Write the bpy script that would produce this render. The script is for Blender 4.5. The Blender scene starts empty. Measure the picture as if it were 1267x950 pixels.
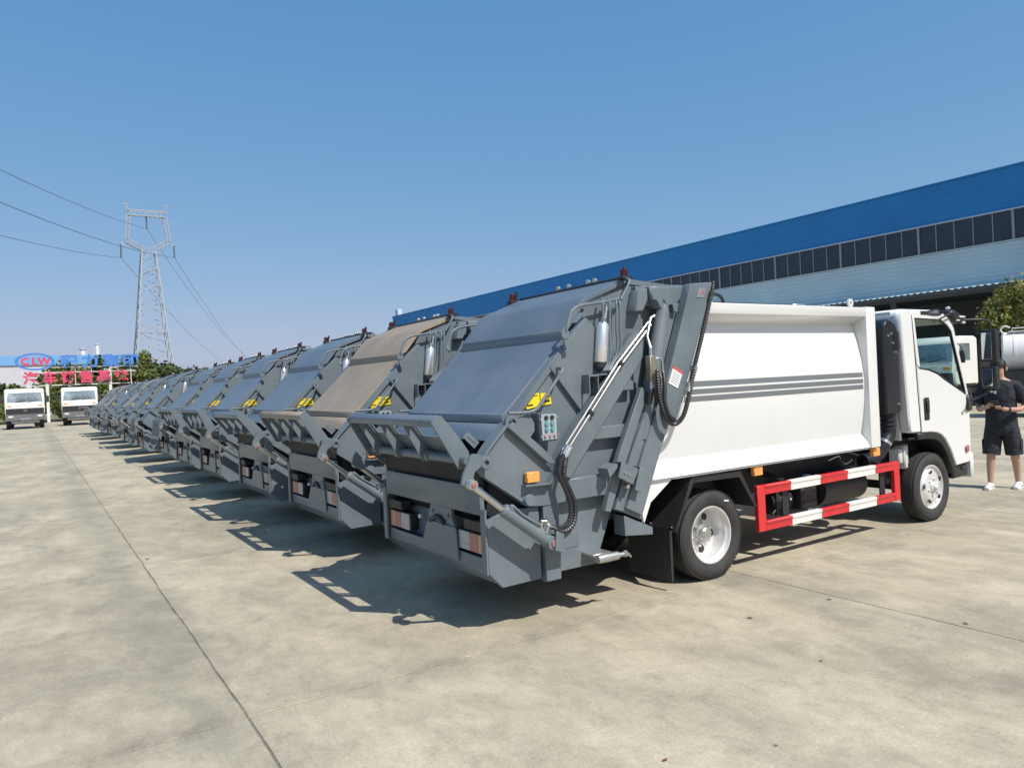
import bpy, bmesh, math, random
from mathutils import Vector, Matrix
random.seed(7)
S = bpy.context.scene
COL = S.collection
R = math.radians

# ------------------------------------------------------------------ camera
CAM_F, YAW, PITCH, ROLL, EYE = 906.23, 0.579543, -0.00151937, 0.0460484, 1.78
def cam_axes():
    cy, sy, cp, sp = math.cos(YAW), math.sin(YAW), math.cos(PITCH), math.sin(PITCH)
    f = Vector((sy*cp, cy*cp, sp)); r = Vector((cy, -sy, 0)); u = r.cross(f)
    cr, sr = math.cos(ROLL), math.sin(ROLL)
    return cr*r - sr*u, sr*r + cr*u, f
cr_, cu_, cf_ = cam_axes()
cam_d = bpy.data.cameras.new('camera'); cam = bpy.data.objects.new('camera', cam_d); COL.objects.link(cam)
cam.matrix_world = Matrix(((cr_.x, cu_.x, -cf_.x, 0), (cr_.y, cu_.y, -cf_.y, 0), (cr_.z, cu_.z, -cf_.z, EYE), (0, 0, 0, 1)))
cam_d.sensor_width = 36; cam_d.lens = CAM_F/1267*36; cam_d.clip_end = 3000; cam_d.clip_start = 0.05
S.camera = cam

# ------------------------------------------------------------------ light
TO_SUN = Vector((0.13, -0.79, 1.0)).normalized()
elev = math.asin(TO_SUN.z); azim = math.atan2(TO_SUN.x, TO_SUN.y)
W = bpy.data.worlds.new('World'); S.world = W; W.use_nodes = True
nt = W.node_tree; nt.nodes.clear()
sky = nt.nodes.new('ShaderNodeTexSky'); sky.sky_type = 'NISHITA'; sky.sun_disc = False
sky.sun_elevation = elev; sky.sun_rotation = azim; sky.air_density = 1.0; sky.dust_density = 1.2; sky.ozone_density = 2.5
bg = nt.nodes.new('ShaderNodeBackground'); bg.inputs['Strength'].default_value = 0.11
wo = nt.nodes.new('ShaderNodeOutputWorld')
# one grade over the whole sky: deeper blue, gentler rise of brightness to the horizon
sp = nt.nodes.new('ShaderNodeSeparateColor'); cb_ = nt.nodes.new('ShaderNodeCombineColor'); nt.links.new(sky.outputs[0], sp.inputs[0])
for i_, (gam, gain) in enumerate(((0.925, 0.835), (0.494, 0.662), (0.308, 0.785))):
    a_ = nt.nodes.new('ShaderNodeMath'); a_.operation = 'MULTIPLY'; a_.inputs[1].default_value = 0.11
    p_ = nt.nodes.new('ShaderNodeMath'); p_.operation = 'POWER'; p_.inputs[1].default_value = gam
    q_ = nt.nodes.new('ShaderNodeMath'); q_.operation = 'MULTIPLY'; q_.inputs[1].default_value = gain/0.11
    nt.links.new(sp.outputs[i_], a_.inputs[0]); nt.links.new(a_.outputs[0], p_.inputs[0]); nt.links.new(p_.outputs[0], q_.inputs[0]); nt.links.new(q_.outputs[0], cb_.inputs[i_])
nt.links.new(cb_.outputs[0], bg.inputs[0]); nt.links.new(bg.outputs[0], wo.inputs[0])
sd = bpy.data.lights.new('sun', 'SUN'); sd.energy = 5.0; sd.angle = R(0.55); sd.color = (1.0, 0.955, 0.88)
so = bpy.data.objects.new('sun', sd); COL.objects.link(so); so.location = (0, -20, 40)
so.rotation_euler = TO_SUN.to_track_quat('Z', 'Y').to_euler()
S.view_settings.view_transform = 'Standard'; S.view_settings.look = 'None'
S.view_settings.exposure = 0.0; S.view_settings.gamma = 1.0; S.view_settings.use_curve_mapping = False

# ------------------------------------------------------------------ materials
def mat(name, col, rough=0.5, metal=0.0, var=0.0, vscale=3.0, bump=0.0, bscale=60.0, dust=0.0, dustcol=(0.36, 0.32, 0.26), spec=None, coat=0.0):
    m = bpy.data.materials.new(name); m.use_nodes = True
    n, l = m.node_tree.nodes, m.node_tree.links
    b = n['Principled BSDF']
    b.inputs['Base Color'].default_value = (*col, 1); b.inputs['Roughness'].default_value = rough
    b.inputs['Metallic'].default_value = metal
    if spec is not None: b.inputs['Specular IOR Level'].default_value = spec
    if coat: b.inputs['Coat Weight'].default_value = coat; b.inputs['Coat Roughness'].default_value = 0.12
    if var or dust or bump:
        tc = n.new('ShaderNodeTexCoord')
    if var or dust:
        nz = n.new('ShaderNodeTexNoise'); nz.inputs['Scale'].default_value = vscale; nz.inputs['Detail'].default_value = 6
        nz.inputs['Roughness'].default_value = 0.62
        l.new(tc.outputs['Object'], nz.inputs['Vector'])
        mr = n.new('ShaderNodeMapRange'); mr.inputs['From Min'].default_value = 0.3; mr.inputs['From Max'].default_value = 0.7
        mr.inputs['To Min'].default_value = 1-var; mr.inputs['To Max'].default_value = 1+var
        l.new(nz.outputs['Fac'], mr.inputs['Value'])
        mx = n.new('ShaderNodeMix'); mx.data_type = 'RGBA'; mx.blend_type = 'MULTIPLY'; mx.inputs[0].default_value = 1
        mx.inputs[6].default_value = (*col, 1); l.new(mr.outputs[0], mx.inputs[7])
        out = mx.outputs[2]
        if dust:
            n2 = n.new('ShaderNodeTexNoise'); n2.inputs['Scale'].default_value = vscale*0.7; n2.inputs['Detail'].default_value = 8
            n2.inputs['Roughness'].default_value = 0.7
            mp = n.new('ShaderNodeMapping'); mp.inputs['Location'].default_value = (3.1, 7.7, 1.3); mp.inputs['Scale'].default_value = (1.6, 1.6, 0.55)
            l.new(tc.outputs['Object'], mp.inputs[0]); l.new(mp.outputs[0], n2.inputs['Vector'])
            r2 = n.new('ShaderNodeMapRange'); r2.inputs['From Min'].default_value = 0.42; r2.inputs['From Max'].default_value = 0.72
            r2.inputs['To Max'].default_value = dust; l.new(n2.outputs['Fac'], r2.inputs['Value'])
            m2 = n.new('ShaderNodeMix'); m2.data_type = 'RGBA'; l.new(r2.outputs[0], m2.inputs[0])
            l.new(out, m2.inputs[6]); m2.inputs[7].default_value = (*dustcol, 1); out = m2.outputs[2]
            rr = n.new('ShaderNodeMapRange'); rr.inputs['To Min'].default_value = rough; rr.inputs['To Max'].default_value = min(1, rough+0.35)
            l.new(r2.outputs[0], rr.inputs['Value']); l.new(rr.outputs[0], b.inputs['Roughness'])
        l.new(out, b.inputs['Base Color'])
    if bump:
        nb = n.new('ShaderNodeTexNoise'); nb.inputs['Scale'].default_value = bscale; nb.inputs['Detail'].default_value = 4
        l.new(tc.outputs['Object'], nb.inputs['Vector'])
        bp = n.new('ShaderNodeBump'); bp.inputs['Strength'].default_value = min(1, bump); bp.inputs['Distance'].default_value = 0.01 if bump < 0.9 else 0.05
        l.new(nb.outputs['Fac'], bp.inputs['Height']); l.new(bp.outputs[0], b.inputs['Normal'])
    return m

M = {}
M['grey'] = mat('grey_paint', (0.130, 0.163, 0.184), 0.36, var=0.12, vscale=2.5, bump=0.04, bscale=9, dust=0.30, dustcol=(0.235, 0.245, 0.245), spec=0.35)
M['cover'] = mat('sky_tinted_grey_paint', (0.113, 0.148, 0.184), 0.36, var=0.08, vscale=1.6, bump=0.05, bscale=3, dust=0.25, dustcol=(0.27, 0.28, 0.29))  # the sides' grey paint, with blue of reflected sky put into the colour
M['tan'] = mat('dusty_tan_paint', (0.27, 0.225, 0.17), 0.62, var=0.12, vscale=2.0, dust=0.5, dustcol=(0.40, 0.33, 0.25))
M['tan2'] = mat('light_dust_paint', (0.215, 0.225, 0.225), 0.55, var=0.12, vscale=2.0, dust=0.5, dustcol=(0.32, 0.30, 0.26))
M['white'] = mat('white_paint', (0.69, 0.70, 0.69), 0.30, var=0.03, vscale=1.2, bump=0.015, bscale=2.5, dust=0.10, dustcol=(0.62, 0.60, 0.54), coat=0.3)
M['stripe'] = mat('grey_stripe_print', (0.155, 0.17, 0.18), 0.35)
M['black'] = mat('black_plastic', (0.018, 0.019, 0.022), 0.45, var=0.2, vscale=8, dust=0.12, dustcol=(0.12, 0.11, 0.10))
M['frame'] = mat('black_frame_paint', (0.014, 0.015, 0.019), 0.5, var=0.2, vscale=5, dust=0.25, dustcol=(0.07, 0.065, 0.06))
M['rubber'] = mat('tyre_rubber', (0.030, 0.030, 0.031), 0.75, var=0.15, vscale=9, dust=0.45, dustcol=(0.085, 0.08, 0.072), bump=0.08, bscale=90)
M['flap'] = mat('rubber_flap', (0.02, 0.02, 0.021), 0.6, var=0.2, vscale=4, dust=0.3, dustcol=(0.06, 0.058, 0.055))
M['hose'] = mat('hose_black', (0.02, 0.02, 0.022), 0.4)
M['bottle'] = mat('white_metal_bottle', (0.80, 0.80, 0.78), 0.30, metal=0.75)
M['rearamber'] = mat('dusty_amber_lens', (0.60, 0.30, 0.16), 0.4, var=0.2, vscale=60, dust=0.4, dustcol=(0.45, 0.36, 0.30))
M['rearclear'] = mat('dusty_clear_lens', (0.40, 0.38, 0.36), 0.35, var=0.4, vscale=60)
M['rearred'] = mat('dusty_red_lens', (0.40, 0.15, 0.12), 0.4, var=0.35, vscale=70, dust=0.5, dustcol=(0.42, 0.32, 0.28))
M['mouth'] = mat('shade_dark_oily_steel', (0.022, 0.026, 0.030), 0.6, var=0.25, vscale=6, spec=0.2)  # greasy steel, with the shade under the cover put into its dark colour
M['steel'] = mat('bright_steel', (0.62, 0.62, 0.60), 0.28, metal=1.0, var=0.08, vscale=12)
M['galv'] = mat('galvanised_steel', (0.50, 0.51, 0.50), 0.42, metal=0.85, var=0.12, vscale=14)
M['brass'] = mat('valve_metal', (0.33, 0.31, 0.24), 0.45, metal=0.7, var=0.15, vscale=20)
M['rim'] = mat('silver_rim_paint', (0.70, 0.70, 0.69), 0.36, metal=0.35, var=0.08, vscale=8, dust=0.3, dustcol=(0.36, 0.34, 0.30))
M['pin'] = mat('worn_red_pin', (0.36, 0.17, 0.17), 0.5, metal=0.3, var=0.3, vscale=40)
M['red'] = mat('red_paint', (0.58, 0.022, 0.03), 0.38, var=0.08, vscale=6, dust=0.12, dustcol=(0.5, 0.2, 0.17))
M['redband'] = M['red']
M['wband'] = mat('white_band_paint', (0.78, 0.78, 0.75), 0.4, var=0.04, vscale=6)
M['yellow'] = mat('yellow_sticker', (0.80, 0.62, 0.02), 0.45)
M['print'] = mat('black_print', (0.02, 0.02, 0.02), 0.5)
M['label'] = mat('white_sticker', (0.72, 0.72, 0.70), 0.45)
M['labelred'] = mat('red_print', (0.65, 0.08, 0.07), 0.45)
M['amber'] = mat('amber_lens', (0.80, 0.34, 0.09), 0.3, var=0.15, vscale=40)
M['redlens'] = mat('red_lens', (0.42, 0.05, 0.035), 0.25, var=0.2, vscale=50)
M['clear'] = mat('clear_lens', (0.60, 0.58, 0.55), 0.2, var=0.2, vscale=50)
M['beacon'] = mat('red_beacon_lens', (0.055, 0.007, 0.009), 0.25)
M['cyan'] = mat('cyan_button', (0.10, 0.29, 0.34), 0.4)
M['pink'] = mat('pink_button', (0.40, 0.24, 0.25), 0.4)
M['panelface'] = mat('grey_control_face', (0.30, 0.36, 0.38), 0.3)
M['mirror'] = mat('mirror_glass', (0.50, 0.54, 0.56), 0.05, metal=1.0)
M['bluecap'] = mat('blue_cap', (0.22, 0.42, 0.72), 0.4)
M['plasticw'] = mat('milky_plastic', (0.55, 0.57, 0.55), 0.4, var=0.08, vscale=8)
M['seat'] = mat('grey_seat_fabric', (0.10, 0.10, 0.105), 0.85)
M['snork'] = mat('snorkel_plastic', (0.012, 0.014, 0.019), 0.38, var=0.1, vscale=4, dust=0.1, dustcol=(0.06, 0.06, 0.06))
g = bpy.data.materials.new('tinted_glass'); g.use_nodes = True
nn, ll = g.node_tree.nodes, g.node_tree.links; nn.clear()
o_ = nn.new('ShaderNodeOutputMaterial'); mixs = nn.new('ShaderNodeMixShader'); tr = nn.new('ShaderNodeBsdfTransparent'); gl = nn.new('ShaderNodeBsdfGlossy')
lw = nn.new('ShaderNodeLayerWeight'); lw.inputs[0].default_value = 0.5
pw = nn.new('ShaderNodeMath'); pw.operation = 'POWER'; pw.inputs[1].default_value = 4.5
fr = nn.new('ShaderNodeMapRange'); fr.inputs['To Min'].default_value = 0.04; fr.inputs['To Max'].default_value = 0.95
ll.new(lw.outputs['Facing'], pw.inputs[0]); ll.new(pw.outputs[0], fr.inputs['Value'])
tr.inputs[0].default_value = (0.80, 0.90, 0.86, 1); gl.inputs['Roughness'].default_value = 0.02
ll.new(fr.outputs[0], mixs.inputs[0]); ll.new(tr.outputs[0], mixs.inputs[1]); ll.new(gl.outputs[0], mixs.inputs[2]); ll.new(mixs.outputs[0], o_.inputs[0])
M['glass'] = g

# ------------------------------------------------------------------ mesh helper
class MB:
    OFF = Vector((0, 0, 0))
    def __init__(s): s.bm = bmesh.new(); s.flip = None
    def _v(s, p):
        p = Vector(p)
        if s.flip is not None: p.y = s.flip - p.y
        return s.bm.verts.new(p - MB.OFF)
    def poly(s, pts, smooth=False):
        f = s.bm.faces.new([s._v(p) for p in pts]); f.smooth = smooth; return f
    def prism(s, pts, y0, y1, axis='y', bev=0.0):
        def P(a, b, c):
            return (a, c, b) if axis == 'y' else ((c, a, b) if axis == 'x' else (a, b, c))
        A = [s._v(P(a, b, y0)) for a, b in pts]; B = [s._v(P(a, b, y1)) for a, b in pts]
        fs = [s.bm.faces.new(A), s.bm.faces.new(B[::-1])]
        n = len(pts)
        for i in range(n): fs.append(s.bm.faces.new((A[i], B[i], B[(i+1) % n], A[(i+1) % n])))
        bmesh.ops.recalc_face_normals(s.bm, faces=fs)
        if bev: s.bevel(fs, bev)
        return s
    def bevel(s, fs, w, seg=1):
        es = set()
        for f in fs:
            for e in f.edges:
                if len(e.link_faces) == 2 and e.calc_face_angle(0) > 0.35: es.add(e)
        if es: bmesh.ops.bevel(s.bm, geom=list(es), offset=w, segments=seg, affect='EDGES', profile=0.6, clamp_overlap=True)
    def box(s, x0, x1, y0, y1, z0, z1, bev=0.0, seg=1):
        fs = []
        V = [s._v((x, y, z)) for x in (x0, x1) for y in (y0, y1) for z in (z0, z1)]
        for q in ((0, 1, 3, 2), (4, 6, 7, 5), (0, 4, 5, 1), (2, 3, 7, 6), (0, 2, 6, 4), (1, 5, 7, 3)):
            fs.append(s.bm.faces.new([V[i] for i in q]))
        bmesh.ops.recalc_face_normals(s.bm, faces=fs)
        if bev: s.bevel(fs, bev, seg)
        return s
    def beam(s, p0, p1, w, h, up=(0, 0, 1), bev=0.0):
        p0, p1 = Vector(p0), Vector(p1); d = (p1-p0).normalized(); up = Vector(up)
        if abs(d.dot(up)) > 0.98: up = Vector((1, 0, 0))
        a = d.cross(up).normalized()*w/2; b = a.cross(d).normalized()*h/2
        A = [s._v(p0+q) for q in (a+b, a-b, -a-b, -a+b)]; B = [s._v(p1+q) for q in (a+b, a-b, -a-b, -a+b)]
        fs = [s.bm.faces.new(A), s.bm.faces.new(B[::-1])]
        for i in range(4): fs.append(s.bm.faces.new((A[i], B[i], B[(i+1) % 4], A[(i+1) % 4])))
        bmesh.ops.recalc_face_normals(s.bm, faces=fs)
        if bev: s.bevel(fs, bev)
        return s
    def tube(s, pts, r, n=8, cap=True, smooth=True):
        pts = [Vector(p) for p in pts]; m = len(pts)
        rs = r if isinstance(r, (list, tuple)) else [r]*m
        T = [(pts[min(i+1, m-1)]-pts[max(i-1, 0)]).normalized() for i in range(m)]
        a = Vector((0, 0, 1)) if abs(T[0].z) < 0.9 else Vector((1, 0, 0))
        a = (a - T[0]*a.dot(T[0])).normalized(); rings = []
        for i in range(m):
            a = (a - T[i]*a.dot(T[i])).normalized(); b = T[i].cross(a)
            rings.append([s._v(pts[i]+rs[i]*(math.cos(2*math.pi*k/n)*a+math.sin(2*math.pi*k/n)*b)) for k in range(n)])
        fs = []
        for i in range(m-1):
            for k in range(n):
                f = s.bm.faces.new((rings[i][k], rings[i][(k+1) % n], rings[i+1][(k+1) % n], rings[i+1][k])); f.smooth = smooth; fs.append(f)
        if cap: fs += [s.bm.faces.new(rings[0][::-1]), s.bm.faces.new(rings[-1])]
        bmesh.ops.recalc_face_normals(s.bm, faces=fs)
        return s
    def lathe(s, c, axis, prof, n=32, close=False):
        # prof: (radius, distance along axis)
        c, ax = Vector(c), Vector(axis).normalized()
        a = Vector((0, 0, 1)) if abs(ax.z) < 0.9 else Vector((1, 0, 0)); a = (a-ax*a.dot(ax)).normalized(); b = ax.cross(a)
        rings = []
        for r, t in prof:
            if r < 1e-5: rings.append([s._v(c+ax*t)])
            else: rings.append([s._v(c+ax*t+r*(math.cos(2*math.pi*k/n)*a+math.sin(2*math.pi*k/n)*b)) for k in range(n)])
        fs = []
        pr = list(zip(rings, rings[1:])) + ([(rings[-1], rings[0])] if close else [])
        for A, B in pr:
            for k in range(n):
                k2 = (k+1) % n
                if len(A) == 1 and len(B) == 1: continue
                q = (A[0], B[k2], B[k]) if len(A) == 1 else ((A[k], A[k2], B[0]) if len(B) == 1 else (A[k], A[k2], B[k2], B[k]))
                f = s.bm.faces.new(q); f.smooth = True; fs.append(f)
        bmesh.ops.recalc_face_normals(s.bm, faces=fs)
        return s
    def grid(s, rows, smooth=True, closed=False):
        V = [[s._v(p) for p in r] for r in rows]
        for i in range(len(V)-1):
            n = len(V[i])
            for k in range(n if closed else n-1):
                f = s.bm.faces.new((V[i][k], V[i][(k+1) % n], V[i+1][(k+1) % n], V[i+1][k])); f.smooth = smooth
        return V
    def build(s, name, m, parent=None, label=None):
        me = bpy.data.meshes.new(name); s.bm.to_mesh(me); s.bm.free()
        if not isinstance(m, (list, tuple)): m = [m]
        for q in m: me.materials.append(q)
        try: me.set_sharp_from_angle(angle=R(40))
        except Exception: pass
        o = bpy.data.objects.new(name, me); COL.objects.link(o)
        if parent is not None: o.parent = parent
        if label: o['label'] = label
        return o

def tag(o, label=None, cat=None, group=None, kind=None):
    if label: o['label'] = label
    if cat: o['category'] = cat
    if group: o['group'] = group
    if kind: o['kind'] = kind
    return o
def empty(name, loc, label=None, cat=None, group=None, rz=0):
    o = bpy.data.objects.new(name, None); COL.objects.link(o); o.location = loc; o.rotation_euler = (0, 0, rz)
    o.empty_display_size = 0.2
    return tag(o, label, cat, group)
def copy_tree(o, parent=None):
    c = o.copy(); COL.objects.link(c); c.parent = parent
    for ch in o.children: copy_tree(ch, c)
    return c
def spline(pts, k=6):
    P = [Vector(p) for p in pts]; out = []
    P = [2*P[0]-P[1]] + P + [2*P[-1]-P[-2]]
    for i in range(1, len(P)-2):
        for j in range(k):
            t = j/k; a, b, c, d = P[i-1:i+3]
            out.append(0.5*((2*b)+(c-a)*t+(2*a-5*b+4*c-d)*t*t+(3*b-a-3*c+d)*t**3))
    out.append(P[-2]); return out
def resample(pts, step):
    out = [pts[0]]; acc = 0
    for a, b in zip(pts, pts[1:]):
        d = (b-a).length
        while acc + d >= step:
            t = (step-acc)/d; a = a+(b-a)*t; out.append(a); d = (b-a).length; acc = 0
        acc += d
    return out
def text_mesh(txt, name, m, parent, size, thick, loc, rot, bold=0.0):
    cu = bpy.data.curves.new(name, 'FONT'); cu.body = txt; cu.size = size; cu.extrude = thick; cu.align_x = 'CENTER'; cu.align_y = 'CENTER'; cu.offset = bold
    cu.resolution_u = 2
    t = bpy.data.objects.new(name, cu); COL.objects.link(t)
    dg = bpy.context.evaluated_depsgraph_get(); me = bpy.data.meshes.new_from_object(t.evaluated_get(dg))
    me.name = name; bpy.data.objects.remove(t); bpy.data.curves.remove(cu)
    me.materials.clear(); me.materials.append(m)
    me.transform(Matrix.Translation(loc) @ rot.to_4x4())
    o = bpy.data.objects.new(name, me); COL.objects.link(o); o.parent = parent
    return o
FACE_MINUS_Y = Matrix.Rotation(R(90), 3, 'X')                     # text upright, readable from -y
# ------------------------------------------------------------------ ground
def concrete(name, joint=False):
    m = bpy.data.materials.new(name); m.use_nodes = True
    n, l = m.node_tree.nodes, m.node_tree.links; b = n['Principled BSDF']
    geo = n.new('ShaderNodeNewGeometry'); oi = n.new('ShaderNodeObjectInfo')
    def noise(scale, detail=8, rough=0.6, sx=1, sy=1, rot=0.0, dist=0.0, loc=(0, 0, 0)):
        mp = n.new('ShaderNodeMapping'); mp.inputs['Scale'].default_value = (sx, sy, 1); mp.inputs['Rotation'].default_value = (0, 0, rot)
        mp.inputs['Location'].default_value = loc
        z = n.new('ShaderNodeTexNoise'); z.inputs['Scale'].default_value = scale; z.inputs['Detail'].default_value = detail
        z.inputs['Roughness'].default_value = rough; z.inputs['Distortion'].default_value = dist
        l.new(geo.outputs['Position'], mp.inputs[0]); l.new(mp.outputs[0], z.inputs['Vector']); return z.outputs['Fac']
    def rng(v, a, b_, c, d):
        r = n.new('ShaderNodeMapRange'); r.inputs['From Min'].default_value = a; r.inputs['From Max'].default_value = b_
        r.inputs['To Min'].default_value = c; r.inputs['To Max'].default_value = d; l.new(v, r.inputs['Value']); return r.outputs[0]
    def mixc(f, a, c, mode='MIX'):
        x = n.new('ShaderNodeMix'); x.data_type = 'RGBA'; x.blend_type = mode
        if isinstance(f, float): x.inputs[0].default_value = f
        else: l.new(f, x.inputs[0])
        for i, q in ((6, a), (7, c)):
            if isinstance(q, tuple): x.inputs[i].default_value = (*q, 1)
            else: l.new(q, x.inputs[i])
        return x.outputs[2]
    base = mixc(rng(noise(0.35, 6, 0.6), 0.35, 0.65, 0, 1), (0.435, 0.384, 0.275), (0.565, 0.503, 0.366))
    base = mixc(rng(noise(1.7, 9, 0.68, 1, 0.55, 0.5), 0.38, 0.66, 0, 0.75), base, (0.300, 0.268, 0.200))
    base = mixc(rng(noise(0.55, 8, 0.72, 1.0, 0.4, -0.35, 0.6, (5, 2, 0)), 0.52, 0.72, 0, 0.66), base, (0.185, 0.170, 0.138))
    base = mixc(rng(noise(5.0, 8, 0.75), 0.52, 0.75, 0, 0.35), base, (0.52, 0.485, 0.40))
    base = mixc(rng(noise(2.6, 10, 0.8, 1, 0.8, 0.9, 0.3, (9, 4, 0)), 0.58, 0.72, 0, 0.55), base, (0.17, 0.16, 0.14))
    sx_ = n.new('ShaderNodeSeparateXYZ'); l.new(geo.outputs['Position'], sx_.inputs[0])
    wv = n.new('ShaderNodeMath'); wv.operation = 'MULTIPLY_ADD'; l.new(noise(0.8, 5, 0.6, loc=(2, 9, 0)), wv.inputs[0]); wv.inputs[1].default_value = 0.9; l.new(sx_.outputs[0], wv.inputs[2])
    for x_c in (0.62, 4.98):
        dd = n.new('ShaderNodeMath'); dd.operation = 'SUBTRACT'; l.new(wv.outputs[0], dd.inputs[0]); dd.inputs[1].default_value = x_c+0.55
        ab = n.new('ShaderNodeMath'); ab.operation = 'ABSOLUTE'; l.new(dd.outputs[0], ab.inputs[0])
        base = mixc(rng(ab.outputs[0], 0.0, 0.42, 0.38, 0.0), base, (0.20, 0.19, 0.155))
    yv = n.new('ShaderNodeMath'); yv.operation = 'MULTIPLY_ADD'; l.new(noise(1.1, 5, 0.6, loc=(7, 3, 0)), yv.inputs[0]); yv.inputs[1].default_value = 0.35; l.new(sx_.outputs[1], yv.inputs[2])
    for y_c in (4.23, 8.78, 13.3):
        dd = n.new('ShaderNodeMath'); dd.operation = 'SUBTRACT'; l.new(yv.outputs[0], dd.inputs[0]); dd.inputs[1].default_value = y_c+0.175
        ab = n.new('ShaderNodeMath'); ab.operation = 'ABSOLUTE'; l.new(dd.outputs[0], ab.inputs[0])
        pt = n.new('ShaderNodeMath'); pt.operation = 'MULTIPLY'; l.new(rng(ab.outputs[0], 0.0, 0.30, 0.8, 0.0), pt.inputs[0]); l.new(rng(noise(1.6, 6, 0.7, loc=(1, 5, 0)), 0.45, 0.62, 0.0, 0.8), pt.inputs[1])
        base = mixc(pt.outputs[0], base, (0.20, 0.18, 0.145))
    fine = rng(noise(55, 6, 0.7), 0.3, 0.7, 0.82, 1.14)
    base = mixc(1.0, base, fine, 'MULTIPLY')
    broom = rng(noise(9, 5, 0.75, 0.5, 3.0, 0.4, 1.5), 0.34, 0.66, 0.955, 1.035)
    base = mixc(1.0, base, rng(noise(4.5, 10, 0.72, 1, 0.75, 0.2, 0.9, (3, 1, 0)), 0.34, 0.66, 0.86, 1.09), 'MULTIPLY')
    base = mixc(1.0, base, broom, 'MULTIPLY')
    grit = rng(noise(260, 3, 0.6), 0.3, 0.7, 0.88, 1.1)
    base = mixc(1.0, base, grit, 'MULTIPLY')
    slab = rng(oi.outputs['Random'], 0, 1, 0.93, 1.06)
    base = mixc(1.0, base, slab, 'MULTIPLY')
    if joint: base = mixc(0.75, base, (0.10, 0.095, 0.08))
    l.new(base, b.inputs['Base Color']); b.inputs['Roughness'].default_value = 0.82; b.inputs['Specular IOR Level'].default_value = 0.35
    bp = n.new('ShaderNodeBump'); bp.inputs['Strength'].default_value = 0.35; bp.inputs['Distance'].default_value = 0.004
    l.new(noise(90, 6, 0.7), bp.inputs['Height']); l.new(bp.outputs[0], b.inputs['Normal'])
    return m
M['concrete'] = concrete('worn_concrete'); M['concbase'] = concrete('worn_concrete_base', False)
mb = MB()
mb.poly([(-1500, -1500, -0.016), (1500, -1500, -0.016), (1500, 1500, -0.016), (-1500, 1500, -0.016)])
ground = tag(mb.build('ground', M['concbase']), 'pale worn concrete yard', None, None, 'structure')
M['filler'] = mat('joint_filler', (0.21, 0.19, 0.15), 0.9, var=0.6, vscale=4)
mb = MB(); mb.poly([(-11.86, -4.9, -0.006), (17.96, -4.9, -0.006), (17.96, 63.8, -0.006), (-11.86, 63.8, -0.006)]); mb.build('joint_filler', M['filler'], ground)
xj = [-11.86, -7.6, -3.34, 0.925, 5.18, 9.44, 13.7, 17.96]
yj = [-4.9, -0.32, 4.23, 8.78, 13.3, 17.9, 22.5, 27.0, 31.6, 36.2, 40.8, 45.4, 50.0, 54.6, 59.2, 63.8]
def wob(a, b, key, n=40, amp=0.0045):
    rr = random.Random(str(key)); off = [rr.uniform(-1, 1) for _ in range(n+1)]; acc = []; v = 0
    for i in range(n+1):
        v = 0.62*v + off[i]*amp; acc.append(0 if i in (0, n) else v)
    return [(a+(b-a)*i/n, acc[i]) for i in range(n+1)]
for i in range(len(xj)-1):
    for j in range(len(yj)-1):
        x0, x1, y0, y1 = xj[i], xj[i+1], yj[j], yj[j+1]; gpx = 0.0022; far = y0 > 30
        n_ = 8 if far else 40
        e = []
        e += [(t, y0+w_+0.0045) for t, w_ in wob(x0, x1, ('h', i, j), n_)][:-1]
        e += [(x1+w_-gpx, t) for t, w_ in wob(y0, y1, ('v', i+1, j), n_)][:-1]
        e += [(t, y1+w_-0.0045) for t, w_ in wob(x0, x1, ('h', i, j+1), n_)][::-1][:-1]
        e += [(x0+w_+gpx, t) for t, w_ in wob(y0, y1, ('v', i, j), n_)][::-1][:-1]
        # corners: pull inside both ways
        zz = random.uniform(-0.0012, 0.0012); cx, cy = (x0+x1)/2, (y0+y1)/2
        e = [(cx+(px-cx)*(1-0.0018*(abs(px-cx) > (x1-x0)*0.48)), cy+(py-cy)*(1-0.0018*(abs(py-cy) > (y1-y0)*0.48))) for px, py in e]
        m_ = MB(); k = len(e)
        inn = [(cx+(px-cx)*0.9991, cy+(py-cy)*0.9991) for px, py in e]
        A = [m_._v((px, py, zz)) for px, py in inn]; B = [m_._v((px, py, zz-0.003)) for px, py in e]; C_ = [m_._v((px, py, -0.018)) for px, py in e]
        m_.bm.faces.new(A)
        for q in range(k):
            m_.bm.faces.new((A[q], B[q], B[(q+1) % k], A[(q+1) % k])); m_.bm.faces.new((B[q], C_[q], C_[(q+1) % k], B[(q+1) % k]))
        bmesh.ops.recalc_face_normals(m_.bm, faces=m_.bm.faces[:])
        m_.build('concrete_slab', M['concrete'], ground)

# ------------------------------------------------------------------ refuse truck (built at its own place in the row, first of the line)
YC = 5.30
MB.OFF = Vector((6.0, YC, 0))
T = empty('refuse_truck', (6.0, YC, 0), 'nearest refuse truck, its white body, cab and red white side guard in full view', 'refuse truck', 'refuse trucks parked in a row')
FL = 2*YC
def both(name, m, fn, parent=T, label=None):
    out = []
    for fl in (None, FL):
        b = MB(); b.flip = fl; fn(b); out.append(b.build(name, m, parent, label))
    return out
def one(name, m, fn, parent=T, label=None, flip=None):
    b = MB(); b.flip = flip; fn(b); return b.build(name, m, parent, label)
def circ(cx, cz, r, n=16, a0=0, a1=360):
    return [(cx+r*math.cos(R(a0+(a1-a0)*i/n)), cz+r*math.sin(R(a0+(a1-a0)*i/n))) for i in range(n)]

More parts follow.
